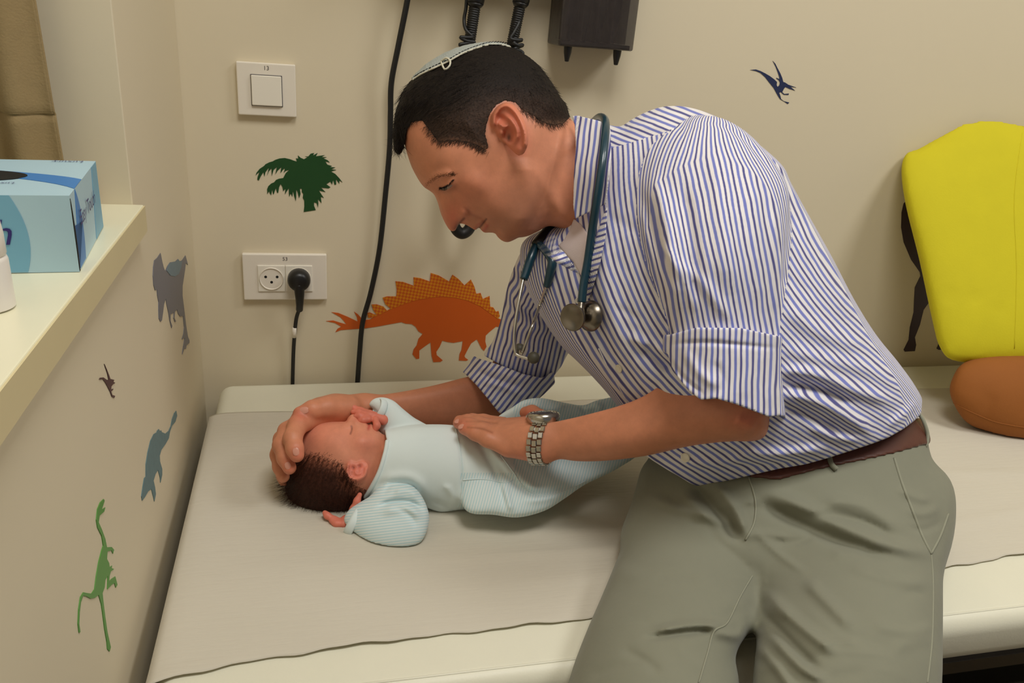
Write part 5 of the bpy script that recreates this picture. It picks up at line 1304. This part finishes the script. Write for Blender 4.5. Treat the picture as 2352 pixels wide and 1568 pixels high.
# lower legs and shoes below the picture
KN = [P(1455, 1720, .68), P(1920, 1720, .68)]
for kx in KN:
    ft = np.array([kx[0] + 0.02, kx[1] - 0.06, 0.06])
    mid = (kx + ft) / 2 + np.array([0, -0.03, 0.0])
    tube('trouser_leg', [kx + np.array([0.01, 0.01, .0]), kx + np.array([0.01, -0.01, -.08]), mid, ft], [.066, .072, .068, .064, .062], M['chino'], trs, 8, 20)
    so_ = tube('shoe', [ft + np.array([0, 0.07, -0.022]), ft + np.array([0, 0.03, -0.01]), ft + np.array([0, -0.06, -0.018]), ft + np.array([0.0, -0.16, -0.028]), ft + np.array([0.0, -0.20, -0.036])], [.030, .040, .040, .032, .022], M['shoe'], man, 6, 16)
# belt: a band round the waist between shirt hem and trousers
BL = TF.copy(); BL.d = np.full_like(TF.d, .2)
belt_c = [(1690, 1082), (1760, 1072), (1900, 1046), (2000, 1014), (2060, 990), (2105, 945), (2160, 930), (2165, 1012), (2124, 1022), (2060, 1040), (1980, 1058), (1900, 1074), (1850, 1086), (1790, 1102), (1730, 1098)]
BL.infl(pelv, mt, .92, off=.0035, clip=belt_c)
BL.d = np.maximum(BL.d, -TF.d - .004)
blu, blV, blQ, _ = BL.nets(); blV = relax(blV, blQ, 6, .5)
belt = mesh_np('belt', blV, blQ, M['belt'], man); belt['label'] = 'dark brown leather belt'
tube('belt_loop', [P(2112, 952, .985), P(2122, 968, .975), P(2131, 1000, .97), P(2126, 1024, .965), P(2116, 1018, .97)], .0022, M['chino_seam'], trs, 6, 8)
tube('belt_loop', [P(u, v, surf_t(BL, u, v) - .001) for u, v in ((1905, 1050), (1910, 1066), (1922, 1078))], .0030, M['chino'], trs, 4, 8)

# ---------------- wrist watch on the left arm
wt = thing('wrist_watch', 'steel wrist watch with link bracelet on the wrist above the baby', 'wrist watch', tuple(P(1255, 1010, .91)))
ax = P(1330, 1008, .90) - P(1190, 1005, .928); ax /= np.linalg.norm(ax)
wc = P(1256, 1012, .916)
ux = (P(1256, 960, .93) - wc); ux -= ax * (ux @ ax); ux /= np.linalg.norm(ux); uy = np.cross(ax, ux)
if uy @ TO_CAM < 0: uy = -uy
ra_, rb2 = .0272, .0262
nl = 22
tilt = 0.22
for i in range(nl):
    a0 = 2 * math.pi * i / nl
    if 0.0 <= (a0 + 0.45) % (2 * math.pi) <= 0.9: continue
    c = wc + ux * ra_ * math.cos(a0) + uy * rb2 * math.sin(a0) - ax * .006 * math.cos(a0) * 0 - ax * (0.012 * (1 - math.cos(a0)) * .35)
    rad = ux * math.cos(a0) / ra_ + uy * math.sin(a0) / rb2; rad /= np.linalg.norm(rad); tg = np.cross(ax, rad)
    for w_, wid in ((-.0062, .0058), (0, .0060), (.0062, .0058)):
        Mx = Matrix(((ax[0], tg[0], rad[0], 0), (ax[1], tg[1], rad[1], 0), (ax[2], tg[2], rad[2], 0), (0, 0, 0, 1)))
        cc_ = c + ax * w_ + tg * (.0012 if w_ == 0 else -.0004)
        box('bracelet_link', tuple(cc_), (wid, .0064, .0028), M['steel'], wt, .0007, 1, Mx)
rad = ux * .86 + uy * .52; rad /= np.linalg.norm(rad)
cs = wc + rad * .0262 - ax * .003
lathe('case', [(.0165, -.005), (.0188, -.0015), (.0194, .002), (.0186, .0052), (.0164, .0068), (.0158, .0060)], cs, rad, M['steel'], wt, 36)
lathe('dial_glass', [(.0158, .0058), (.013, .0068), (.0002, .0071)], cs, rad, M['glass'], wt, 30)
tg = np.cross(ax, rad)
lathe('crown', [(.0022, 0), (.0022, .003)], cs - ax * .0178 + rad * .0015, -ax, M['steel'], wt, 12)
for k in range(12):
    th = k * math.pi / 6; pp = cs + rad * .0069 + (ax * math.cos(th) + tg * math.sin(th)) * .0125
    box('hour_mark', tuple(pp), (.0009, .0024, .0003), M['steel'], wt, 0, 1, Matrix(((ax[0] * -math.sin(th) + tg[0] * math.cos(th), ax[0] * math.cos(th) + tg[0] * math.sin(th), rad[0], 0), (ax[1] * -math.sin(th) + tg[1] * math.cos(th), ax[1] * math.cos(th) + tg[1] * math.sin(th), rad[1], 0), (ax[2] * -math.sin(th) + tg[2] * math.cos(th), ax[2] * math.cos(th) + tg[2] * math.sin(th), rad[2], 0), (0, 0, 0, 1))))

# ---------------- stethoscope round the neck
st = thing('stethoscope', 'dark teal stethoscope hung round the neck of the striped shirt', 'stethoscope', tuple(P(1330, 720, .84)))
def S_(u, v, lift): return tuple(P(u, v, surf_t(SF, u, v) - lift))
near_t = [P(1300, 500, 1.02), P(1330, 380, 1.045), P(1352, 300, 1.01), P(1372, 272, .945), P(1386, 272, .885), P(1391, 292, .845), P(1386, 350, .822), P(1378, 410, .817), P(1369, 470, .824), P(1360, 530, .838), P(1350, 600, .846), P(1341, 650, .846), P(1336, 694, .846)]
tube('tubing', near_t, .0046, M['steth'], st, 10, 16)
tube('tubing', [P(1300, 500, 1.02), P(1285, 505, .975), P(1262, 522, .948), P(1246, 545, .935), P(1230, 566, .925), P(1220, 590, .918), P(1211, 618, .915), P(1203, 641, .912)], [.0048, .0048, .0050, .0052, .0052, .0056, .0054, .0046], M['steth'], st, 8, 14)
tube('yoke_sleeve', [P(1268, 518, .946), P(1252, 538, .934), P(1232, 563, .922)], .0066, M['black_rubber'], st, 6, 14)
tube('tubing', [S_(1240, 562, .004), S_(1256, 580, .008), S_(1268, 600, .009), S_(1264, 625, .009), S_(1256, 657, .009)], [.0044, .0046, .0050, .0054, .0050, .0044], M['steth'], st, 8, 14)
tube('ear_tube', [P(1202, 640, .912), P(1192, 690, .905), P(1184, 740, .900), P(1181, 780, .898), P(1184, 808, .897), P(1190, 816, .896), P(1214, 824, .893)], .0020, M['steel'], st, 8, 10)
tube('ear_tube', [S_(1256, 655, .009), S_(1240, 700, .012), P(1224, 745, .899), P(1210, 782, .900), P(1201, 806, .902), P(1196, 812, .905), P(1194, 802, .91)], .0019, M['steel'], st, 8, 10)
lathe('ear_tip', [(.0015, 0), (.0048, .0015), (.0068, .005), (.0068, .0085), (.0050, .012), (.0015, .0135)], P(1212, 822, .893), RGT * .97 - UPV * -.05 - FWD * .25, M['eartip'], st, 18)
lathe('ear_tip', [(.0015, 0), (.0046, .0015), (.0064, .005), (.0064, .008), (.0048, .0112), (.0015, .0125)], P(1195, 808, .908), UPV * .5 + FWD * .8 - RGT * .1, M['eartip'], st, 18)
ch = P(1322, 727, .842); chn = -RGT * .55 - FWD * .8 - UPV * .15
lathe('bell', [(.0085, .0), (.0115, .003), (.0140, .008), (.0148, .0105), (.0142, .0118), (.0128, .0118), (.0095, .0098), (.0018, .0088)], ch - chn / np.linalg.norm(chn) * .004, chn, M['steel_dark'], st, 34)
lathe('diaphragm', [(.0075, .0), (.0120, .003), (.0165, .007), (.0170, .0095), (.0155, .0108), (.0002, .0108)], P(1343, 725, .846), RGT * .75 + FWD * .65, M['steel_dark'], st, 34)
tube('stem', [P(1336, 690, .846), P(1334, 706, .844), P(1332, 722, .843)], [.0034, .0038, .0060], M['steel_dark'], st, 4, 14)
# ================================================================ the baby
baby = thing('baby', 'newborn baby in a pale mint suit lying on the paper sheet', 'baby', tuple(on_plane(1000, 1170, 2, ZC)))
BSK = srgb(226, 152, 122); BRED = srgb(222, 122, 102)
NF = Field(628, 905, 920, 1225, 0.905, 1.05, 2.0)
U, Vv = NF.U, NF.V
bhead = [(690, 1000), (705, 984), (728, 974), (755, 969), (782, 968), (794, 967), (800, 958), (808, 951), (819, 953), (825, 964), (832, 966), (841, 968), (846, 974), (852, 973), (858, 977), (860, 983), (868, 988), (876, 996), (884, 1012), (886, 1040), (876, 1080), (862, 1115), (846, 1142), (815, 1166), (775, 1180), (735, 1181), (700, 1172), (672, 1152), (658, 1122), (660, 1090), (668, 1055), (676, 1025)]
bb = np.zeros(U.shape)
bb += gauss(U, Vv, 806, 985, -.0045, 11, 12)             # eye hollow
bb += ridge(U, Vv, [(800, 976), (806, 984), (806, 994)], .0022, 6)      # closed lid
bb += ridge(U, Vv, [(807, 978), (808, 986), (805, 996)], -.0018, 2.4)
bb += gauss(U, Vv, 835, 1010, .0060, 26, 24)             # cheek
bb += gauss(U, Vv, 818, 968, .0020, 6, 5)
bb += ridge(U, Vv, [(848, 972), (848, 980), (846, 986)], -.0022, 3)     # mouth
bb += gauss(U, Vv, 866, 1010, .003, 14, 20)
bb += gauss(U, Vv, 745, 1000, .003, 40, 26)
NF.infl(bhead, 0.985, [(700, 1100, .98), (800, 1050, .98), (850, 1000, .95)], bump=bb, both=True)
dbh = NF.d.copy()
NF.infl([(820, 1040), (880, 1005), (905, 1010), (905, 1120), (850, 1150), (820, 1120)], .99, .8, k=.012)
bear = [(797, 1064), (791, 1080), (796, 1096), (808, 1104), (824, 1104), (838, 1096), (846, 1080), (845, 1064), (832, 1058), (818, 1062), (806, 1058)]
beb = ridge(U, Vv, [(800, 1066), (797, 1082), (803, 1096), (820, 1100), (836, 1092), (842, 1076)], .0026, 4, False)
beb += ridge(U, Vv, [(812, 1074), (818, 1088), (830, 1086), (830, 1072)], .0016, 3.2)
beb += gauss(U, Vv, 812, 1074, -.0028, 6, 5) + gauss(U, Vv, 826, 1070, -.0028, 5, 5)
tb_ear = surf_t(NF, 818, 1082) - .001
NF.infl(bear, [(797, 1080, tb_ear - .003), (820, 1100, tb_ear - .0045), (845, 1075, tb_ear + .001), (818, 1062, tb_ear + .001)], .34, k=.003, lab=2, bump=beb)
NF.above(ZC + .004)
nu_, nV, nQ, _ = NF.nets(); nV = relax(nV, nQ, 1, .4)
bhair = [(640, 1060), (668, 1062), (684, 1046), (705, 1042), (735, 1046), (760, 1060), (782, 1066), (790, 1080), (792, 1096), (802, 1108), (816, 1114), (838, 1122), (852, 1135), (860, 1210), (620, 1210)]
bspots = [('spot', (760, 1000), (70, 40), BRED, .25), ('spot', (840, 1020), (30, 30), BRED, .35), ('poly', bear, 4, srgb(226, 112, 96), .7), ('line', [(807, 978), (808, 986), (805, 996)], 2.0, srgb(120, 62, 50), .75),
          ('line', [(847, 972), (848, 979), (846, 985)], 3.5, srgb(198, 88, 78), .8), ('spot', (815, 963), (8, 8), BRED, .4), ('spot', (812, 1074), (4, 4), srgb(120, 40, 36), .7), ('spot', (826, 1070), (4, 3.5), srgb(120, 40, 36), .7),
          ('poly', [(660, 1060), (700, 1020), (760, 1030), (800, 1060), (795, 1110), (845, 1130), (845, 1190), (650, 1190)], 12, srgb(150, 90, 66), .5)]
bbV, bbQ, bbT = [nV], [nQ], [tint_arr(nu_, BSK, bspots)]
# hair
BH = NF.copy(); offb = .0004 + .0022 / (1 + np.exp((seg_sd(bhair, U, Vv) + 22) / 6.0)); offb += .0004 * np.sin(U * .5 + Vv * .2)
BH.d = dbh - offb[..., None].astype(np.float32); BH.clip(bhair); BH.above(ZC + .0035)
hu_, hV_, hQ_, _ = BH.nets()
bh = mesh_np('hair', hV_, hQ_, M['hair_cap'], baby, True, {'tint': tint_arr(hu_, srgb(52, 28, 20), [('line', [(670, 1066), (690, 1050), (740, 1054), (785, 1072), (800, 1105), (850, 1130)], 17, srgb(164, 102, 78), .92), ('spot', (720, 1100), (60, 40), srgb(74, 40, 30), .4), ('spot', (660, 1130), (30, 40), srgb(24, 16, 13), .7)])})
bh['label'] = 'fine dark reddish brown baby hair'
bn = vnormals(hV_, hQ_)
if ((hV_ - hV_.mean(0)) * bn).sum() < 0: bn = -bn
sel = rs.choice(len(hV_), 2600, replace=False); uu, v_ = hu_[sel, 0], hu_[sel, 1]
ang = np.deg2rad(np.interp(uu, [650, 700, 760, 840], [165, 125, 95, 75])); flow = RGT * np.cos(ang)[:, None] - UPV * np.sin(ang)[:, None]
dr = flow + bn[sel] * np.interp(uu, [650, 700, 760], [.7, .25, .1])[:, None] + rs.randn(len(sel), 3) * .13
ln = .009 * (0.6 + .7 * rs.rand(len(sel))) * np.interp(uu, [650, 700, 840], [1.5, 1.2, .7])
strands('hair_strands', hV_[sel], dr, ln, .00015, M['hair_baby'], bh, 3, .25, 21)
ro = []; dd = []; L_ = []
for q in crspline([(684, 1052), (705, 1048), (735, 1052), (760, 1064), (782, 1072), (792, 1092), (812, 1112)], 26):
    for _ in range(11):
        u0, v0 = q + rs.randn(2) * 8 + np.array([0, 3]); t0 = surf_t(NF, u0, v0); a_ = math.radians(rs.uniform(85, 150))
        ro.append(P(u0, v0, t0 - .0003)); dd.append(RGT * math.cos(a_) - UPV * math.sin(a_) - FWD * .04); L_.append(rs.uniform(.005, .012))
strands('hair_strands', ro, dd, L_, .00011, M['hair_baby'], bh, 3, .25, 22)
ro = []; dd = []; L_ = []
for i in range(420):
    q = crspline([(668, 1078), (658, 1100), (657, 1124), (664, 1146), (680, 1162), (705, 1176)], 20)[rs.randint(0, 100)]
    u0, v0 = q + np.array([rs.uniform(0, 14), rs.uniform(-8, 6)]); t0 = .985 + rs.uniform(-.025, .025)
    a_ = math.radians(np.interp(v0, [1075, 1120, 1175], [175, 158, 140]) + rs.uniform(-22, 22)); ro.append(P(u0, v0, t0)); dd.append(RGT * math.cos(a_) - UPV * math.sin(a_) + FWD * rs.uniform(-.3, .3)); L_.append(rs.uniform(.007, .018))
strands('hair_strands', ro, dd, L_, .00017, M['hair_baby'], bh, 4, .3, 23)
# hands
def baby_hand(wr, pal, fingers, bounds, pr=.0085):
    F = Field(*bounds, 1.5)
    F.cone(wr, pal, pr, pr, .004)
    for f in fingers: F.chain(f, [.0042, .0038, .0031][:len(f)] if len(f) <= 3 else [.0044, .0040, .0036, .0029], .002)
    a_, V, q, _ = F.nets(); bbV.append(relax(V, q, 1, .3)); bbQ.append(q); bbT.append(tint_arr(a_, srgb(222, 126, 104), []))
baby_hand((880, 964, .992), (850, 954, .988), [[(848, 949, .990), (828, 943, .993), (812, 937, .995), (803, 926, .996)], [(843, 952, .986), (824, 947, .986), (811, 946, .987)], [(843, 958, .982), (827, 955, .980), (817, 956, .980)], [(847, 963, .980), (834, 965, .977), (826, 967, .977)], [(862, 964, .982), (866, 977, .976), (862, 986, .975)]], (790, 905, 910, 1000, .95, 1.02), .0066)
baby_hand((822, 1196, .945), (796, 1198, .946), [[(788, 1200, .944), (768, 1194, .944), (752, 1184, .945), (746, 1177, .947)], [(788, 1203, .940), (772, 1202, .940), (762, 1196, .941)], [(786, 1206, .95), (768, 1204, .952), (756, 1198, .954)], [(800, 1188, .952), (812, 1168, .948), (820, 1150, .947), (826, 1136, .948)]], (730, 850, 1120, 1225, .915, .98))
# coarse trunk inside the suit
TFb = Field(840, 1460, 930, 1200, .93, 1.10, 8)
TFb.infl([(850, 1060), (880, 1015), (1000, 1000), (1200, 1010), (1380, 1000), (1420, 1040), (1250, 1140), (1050, 1150), (900, 1120)], [(900, 1070, .995), (1200, 1080, 1.015), (1400, 1020, 1.04)], .8)
TFb.above(ZC + .008); a_, V, q, _ = TFb.nets(); bbV.append(V); bbQ.append(q); bbT.append(tint_arr(a_, BSK, []))
offs = np.cumsum([0] + [len(v) for v in bbV[:-1]])
mesh_np('body', np.concatenate(bbV), np.concatenate([q + o for q, o in zip(bbQ, offs)]), M['skin_baby'], baby, True, {'tint': np.concatenate(bbT)})

# ---------------- baby suit
OF = Field(775, 1480, 895, 1280, .87, 1.14, 3.2)
U, Vv = OF.U, OF.V
ob = np.zeros(U.shape)
for pts, amp, w in (([(1055, 1000), (1062, 1080), (1055, 1165)], -.0022, 4), ([(880, 1130), (900, 1112), (940, 1112), (968, 1130)], -.005, 6), ([(905, 1132), (935, 1126), (962, 1140)], .005, 8), ([(866, 1162), (900, 1152), (940, 1152), (974, 1170)], -.008, 6), ([(880, 1176), (930, 1168), (970, 1184)], .004, 9), ([(900, 1160), (935, 1178), (960, 1210)], -.003, 7), ([(870, 1100), (940, 1095), (985, 1130)], .004, 12),
                    ([(1095, 1010), (1130, 1070), (1150, 1130), (1165, 1170)], -.004, 7), ([(1115, 1010), (1150, 1060), (1180, 1110)], .005, 9), ([(1150, 1040), (1190, 1090), (1240, 1130)], .005, 11), ([(1140, 1060), (1190, 1115), (1250, 1135), (1330, 1110)], -.004, 7),
                    ([(1160, 1110), (1165, 1140), (1175, 1175)], .004, 8), ([(1200, 1150), (1270, 1140), (1350, 1100)], .004, 9), ([(1020, 1110), (1040, 1140), (1035, 1170)], .003, 8), ([(990, 1150), (1020, 1160), (1045, 1172)], -.003, 6), ([(1220, 925), (1260, 940), (1300, 930)], .004, 10), ([(1330, 925), (1345, 945), (1370, 950)], -.005, 7), ([(1360, 920), (1385, 940)], .004, 8)):
    ob += ridge(U, Vv, pts, amp, w)
neckline = [(700, 900), (872, 900), (876, 985), (886, 1006), (882, 1040), (868, 1080), (850, 1115), (834, 1142), (800, 1160), (1500, 1300), (1500, 880)]
neckline = [(885, 880), (884, 990), (888, 1010), (884, 1040), (870, 1080), (852, 1115), (834, 1146), (800, 1175), (800, 1300), (1500, 1300), (1500, 880)]
tors = [(850, 1000), (900, 984), (960, 975), (1040, 976), (1075, 990), (1120, 1004), (1220, 1000), (1300, 1010), (1300, 1120), (1210, 1172), (1130, 1182), (1070, 1172), (1040, 1176), (1010, 1180), (970, 1165), (910, 1160), (840, 1160), (810, 1100)]
OF.infl(tors, [(880, 1070, .985), (1050, 1070, .995), (1280, 1070, 1.01)], .95, lab=1, bump=ob, clip=neckline)
hips = [(1050, 990), (1120, 1000), (1250, 985), (1380, 985), (1460, 960), (1475, 1030), (1420, 1075), (1345, 1112), (1295, 1146), (1250, 1173), (1190, 1188), (1135, 1182), (1070, 1172), (1052, 1100)]
OF.infl(hips, [(1100, 1080, .998), (1250, 1080, 1.005), (1450, 1020, 1.05)], .88, k=.012, lab=2, bump=ob)
fleg = [(1100, 1010), (1140, 960), (1175, 936), (1205, 918), (1245, 914), (1300, 925), (1340, 930), (1375, 918), (1440, 905), (1475, 900), (1478, 980), (1400, 1010), (1280, 1010), (1180, 1020)]
OF.infl(fleg, [(1150, 980, 1.035), (1300, 960, 1.06), (1450, 950, 1.09)], .85, k=.010, lab=2, bump=ob)
nsl = [(848, 1140), (868, 1122), (905, 1108), (950, 1118), (975, 1150), (986, 1188), (978, 1226), (960, 1250), (925, 1262), (885, 1264), (850, 1256), (822, 1232), (798, 1208), (790, 1192), (800, 1172), (822, 1156)]
OF.infl(nsl, [(900, 1130, .945), (960, 1200, .930), (880, 1240, .925), (800, 1195, .938)], [(960, 1180, .75), (850, 1220, .72)], k=.006, lab=3, bump=ob)
fsl = [(848, 930), (858, 916), (880, 912), (904, 920), (925, 938), (950, 958), (985, 982), (960, 1010), (900, 1008), (872, 990), (868, 965), (862, 945)]
OF.infl(fsl, [(860, 940, 1.005), (900, 950, 1.005), (960, 985, 1.005)], .85, k=.004, lab=4)
OF.above(ZC + .004)
ou, oV, oQ, ol = OF.nets(); oV = relax(oV, oQ, 1, .4)
fl = ol[oQ]; fx = ou[oQ].mean(1)
band_ = seg_sd([(1046, 900), (1050, 990), (1063, 1080), (1056, 1200), (1098, 1200), (1100, 1120), (1095, 1070), (1086, 1000), (1080, 900)], fx[:, 0], fx[:, 1]) < 0
flab = np.where((fl == 3).sum(1) >= 2, 3, np.where((fl == 4).sum(1) >= 2, 4, np.where((fx[:, 0] > 1058) & (fx[:, 1] > 1085) | (fx[:, 0] > 1180), 2, 1)))
used, q_ = submesh(oV, oQ, flab == 1)
suit = mesh_np('baby_suit', oV[used], q_, M['onesie'], baby); suit['label'] = 'pale mint cotton baby suit'
for lb_, nm, mt_, fn in ((2, 'leg_part', 'onesie_rib', lambda a: (a[:, 0] * .95 + a[:, 1] * .25) / 6.0), (3, 'sleeve', 'onesie_rib', lambda a: (a[:, 1] + a[:, 0] * .12) / 6.4), (4, 'sleeve', 'onesie', lambda a: a[:, 0] * 0)):
    used, q_ = submesh(oV, oQ, flab == lb_)
    mesh_np(nm, oV[used], q_, M[mt_], suit, True, {'stripe': fn(ou[used])})
def oseam(name, pts, r, mat, lift=.0004): return tube(name, [P(u, v, surf_t(OF, u, v) - lift) for u, v in crspline(pts, 8)], r, M[mat], suit, 1, 6, spline=False)
oseam('neck_binding', [(890, 1012), (885, 1040), (872, 1082), (855, 1116), (839, 1143)], .0028, 'onesie', .0002)
oseam('waist_seam', [(1047, 985), (1058, 1040), (1063, 1090), (1060, 1140), (1052, 1165)], .0008, 'onesie_rib')
oseam('leg_seam', [(1062, 1102), (1110, 1100), (1160, 1108), (1178, 1100)], .0007, 'onesie_rib')
oseam('leg_seam', [(1150, 1045), (1180, 1085), (1205, 1120), (1240, 1136), (1290, 1130), (1345, 1104)], .0007, 'onesie_rib')
# turned cuffs: white bands with an open mouth
def ring(name, c, axis, r, w, mat, th=.0016, sq=1.0, side=None):
    axis = np.asarray(axis, float); axis /= np.linalg.norm(axis); a0 = np.asarray(side if side is not None else UPV, float); a0 = a0 - axis * (a0 @ axis); a0 /= np.linalg.norm(a0); b0 = np.cross(axis, a0)
    prof = [(r - th, 0), (r, -.0004), (r + th * .6, w * .3), (r + th * .6, w * .8), (r, w), (r - th * 1.2, w * .9)]; n = 28; V = []; Fs = []
    for (rr, h) in prof:
        for k in range(n):
            th_ = 2 * math.pi * k / n; V.append(c + axis * h + rr * (math.cos(th_) * a0 + sq * math.sin(th_) * b0))
    m_ = len(prof)
    for i in range(m_):
        for k in range(n): Fs.append((i * n + k, i * n + (k + 1) % n, ((i + 1) % m_) * n + (k + 1) % n, ((i + 1) % m_) * n + k))
    return mesh_py(name, V, Fs, M[mat], suit, True)
ring('cuff', P(866, 935, .996), RGT * .72 - UPV * .34 + FWD * .42, .0118, .009, 'onesie', .0018, 0.95, UPV)
lathe('cuff_lining', [(.0112, .0035), (.006, .0075), (.0002, .008)], P(866, 935, .996), RGT * .72 - UPV * .34 + FWD * .42, M['onesie_in'], suit, 24)
ring('cuff', P(806, 1192, .940), RGT * .86 - UPV * .45, .0185, .010, 'onesie', .0020, 0.9, UPV)

# ================================================================ cushions on the couch by the wall
def cushion(name, label, poly, m, sc, mat, g=6, maxh=None, back=-.006):
    pl = np.asarray(poly, float); ms = [c[2] for c in m]
    F = Field(pl[:, 0].min() - 20, pl[:, 0].max() + 20, pl[:, 1].min() - 20, pl[:, 1].max() + 20, min(ms) - .17, max(ms) + .17, g)
    b = np.zeros(F.U.shape); rr = np.random.RandomState(len(name))
    for _ in range(10):
        u0, v0 = rr.uniform(pl[:, 0].min(), pl[:, 0].max()), rr.uniform(pl[:, 1].min(), pl[:, 1].max()); a_ = rr.uniform(0, 3.1); L_ = rr.uniform(30, 90)
        b += ridge(F.U, F.V, [(u0, v0), (u0 + L_ * math.cos(a_) * .5, v0 + L_ * math.sin(a_) * .5 + 6), (u0 + L_ * math.cos(a_), v0 + L_ * math.sin(a_))], rr.uniform(-.003, .003), 16)
    F.infl(poly, m, sc, bump=b, maxh=maxh); F.above(ZC + .005)
    if back is not None: F.d = np.maximum(F.d, (CAM[1] + F.ts[None, None] * (FWD[1] + RGT[1] * ((F.U[..., None] - IW / 2) / FOC) - UPV[1] * ((F.V[..., None] - IH / 2) / FOC)) - back).astype(np.float32))
    a_, V, q, _ = F.nets()
    o = mesh_np(name, relax(V, q, 1, .4), q, mat); tag(o, label, 'cushion', kind='thing'); return o, F
yp = [(2082, 352), (2110, 340), (2170, 300), (2225, 255), (2255, 246), (2290, 262), (2352, 285), (2440, 300), (2520, 330), (2535, 400), (2530, 650), (2520, 800), (2480, 832), (2330, 836), (2200, 830), (2160, 800), (2140, 730), (2112, 600), (2080, 470), (2070, 390)]
yc, YF = cushion('yellow_cushion', 'plain bright yellow plush cushion leaning against the wall', yp, [(2100, 400, 1.385), (2500, 400, 1.44), (2300, 800, 1.345)], .55, M['yellow'], maxh=.06)
tube('seam', [P(u, v, surf_t(YF, u, v) - .0002) for u, v in crspline([(2350, 290), (2330, 450), (2335, 620), (2330, 800)], 6)], .0008, M['yellow'], yc, 1, 6, spline=False)
bp_ = [(2182, 905), (2190, 862), (2215, 832), (2270, 818), (2350, 816), (2450, 820), (2540, 860), (2570, 930), (2540, 1010), (2450, 1045), (2340, 1022), (2270, 995), (2215, 965)]
bc, BF2 = cushion('brown_cushion', 'plain brown round plush cushion lying under the yellow cushion', bp_, [(2200, 900, 1.315), (2400, 900, 1.33), (2550, 950, 1.34)], .80, M['brown'])
tube('seam', [P(u, v, surf_t(BF2, u, v) - .0002) for u, v in crspline([(2190, 925), (2240, 950), (2300, 972), (2400, 985), (2500, 975)], 6)], .0009, M['brown'], bc, 1, 6, spline=False)
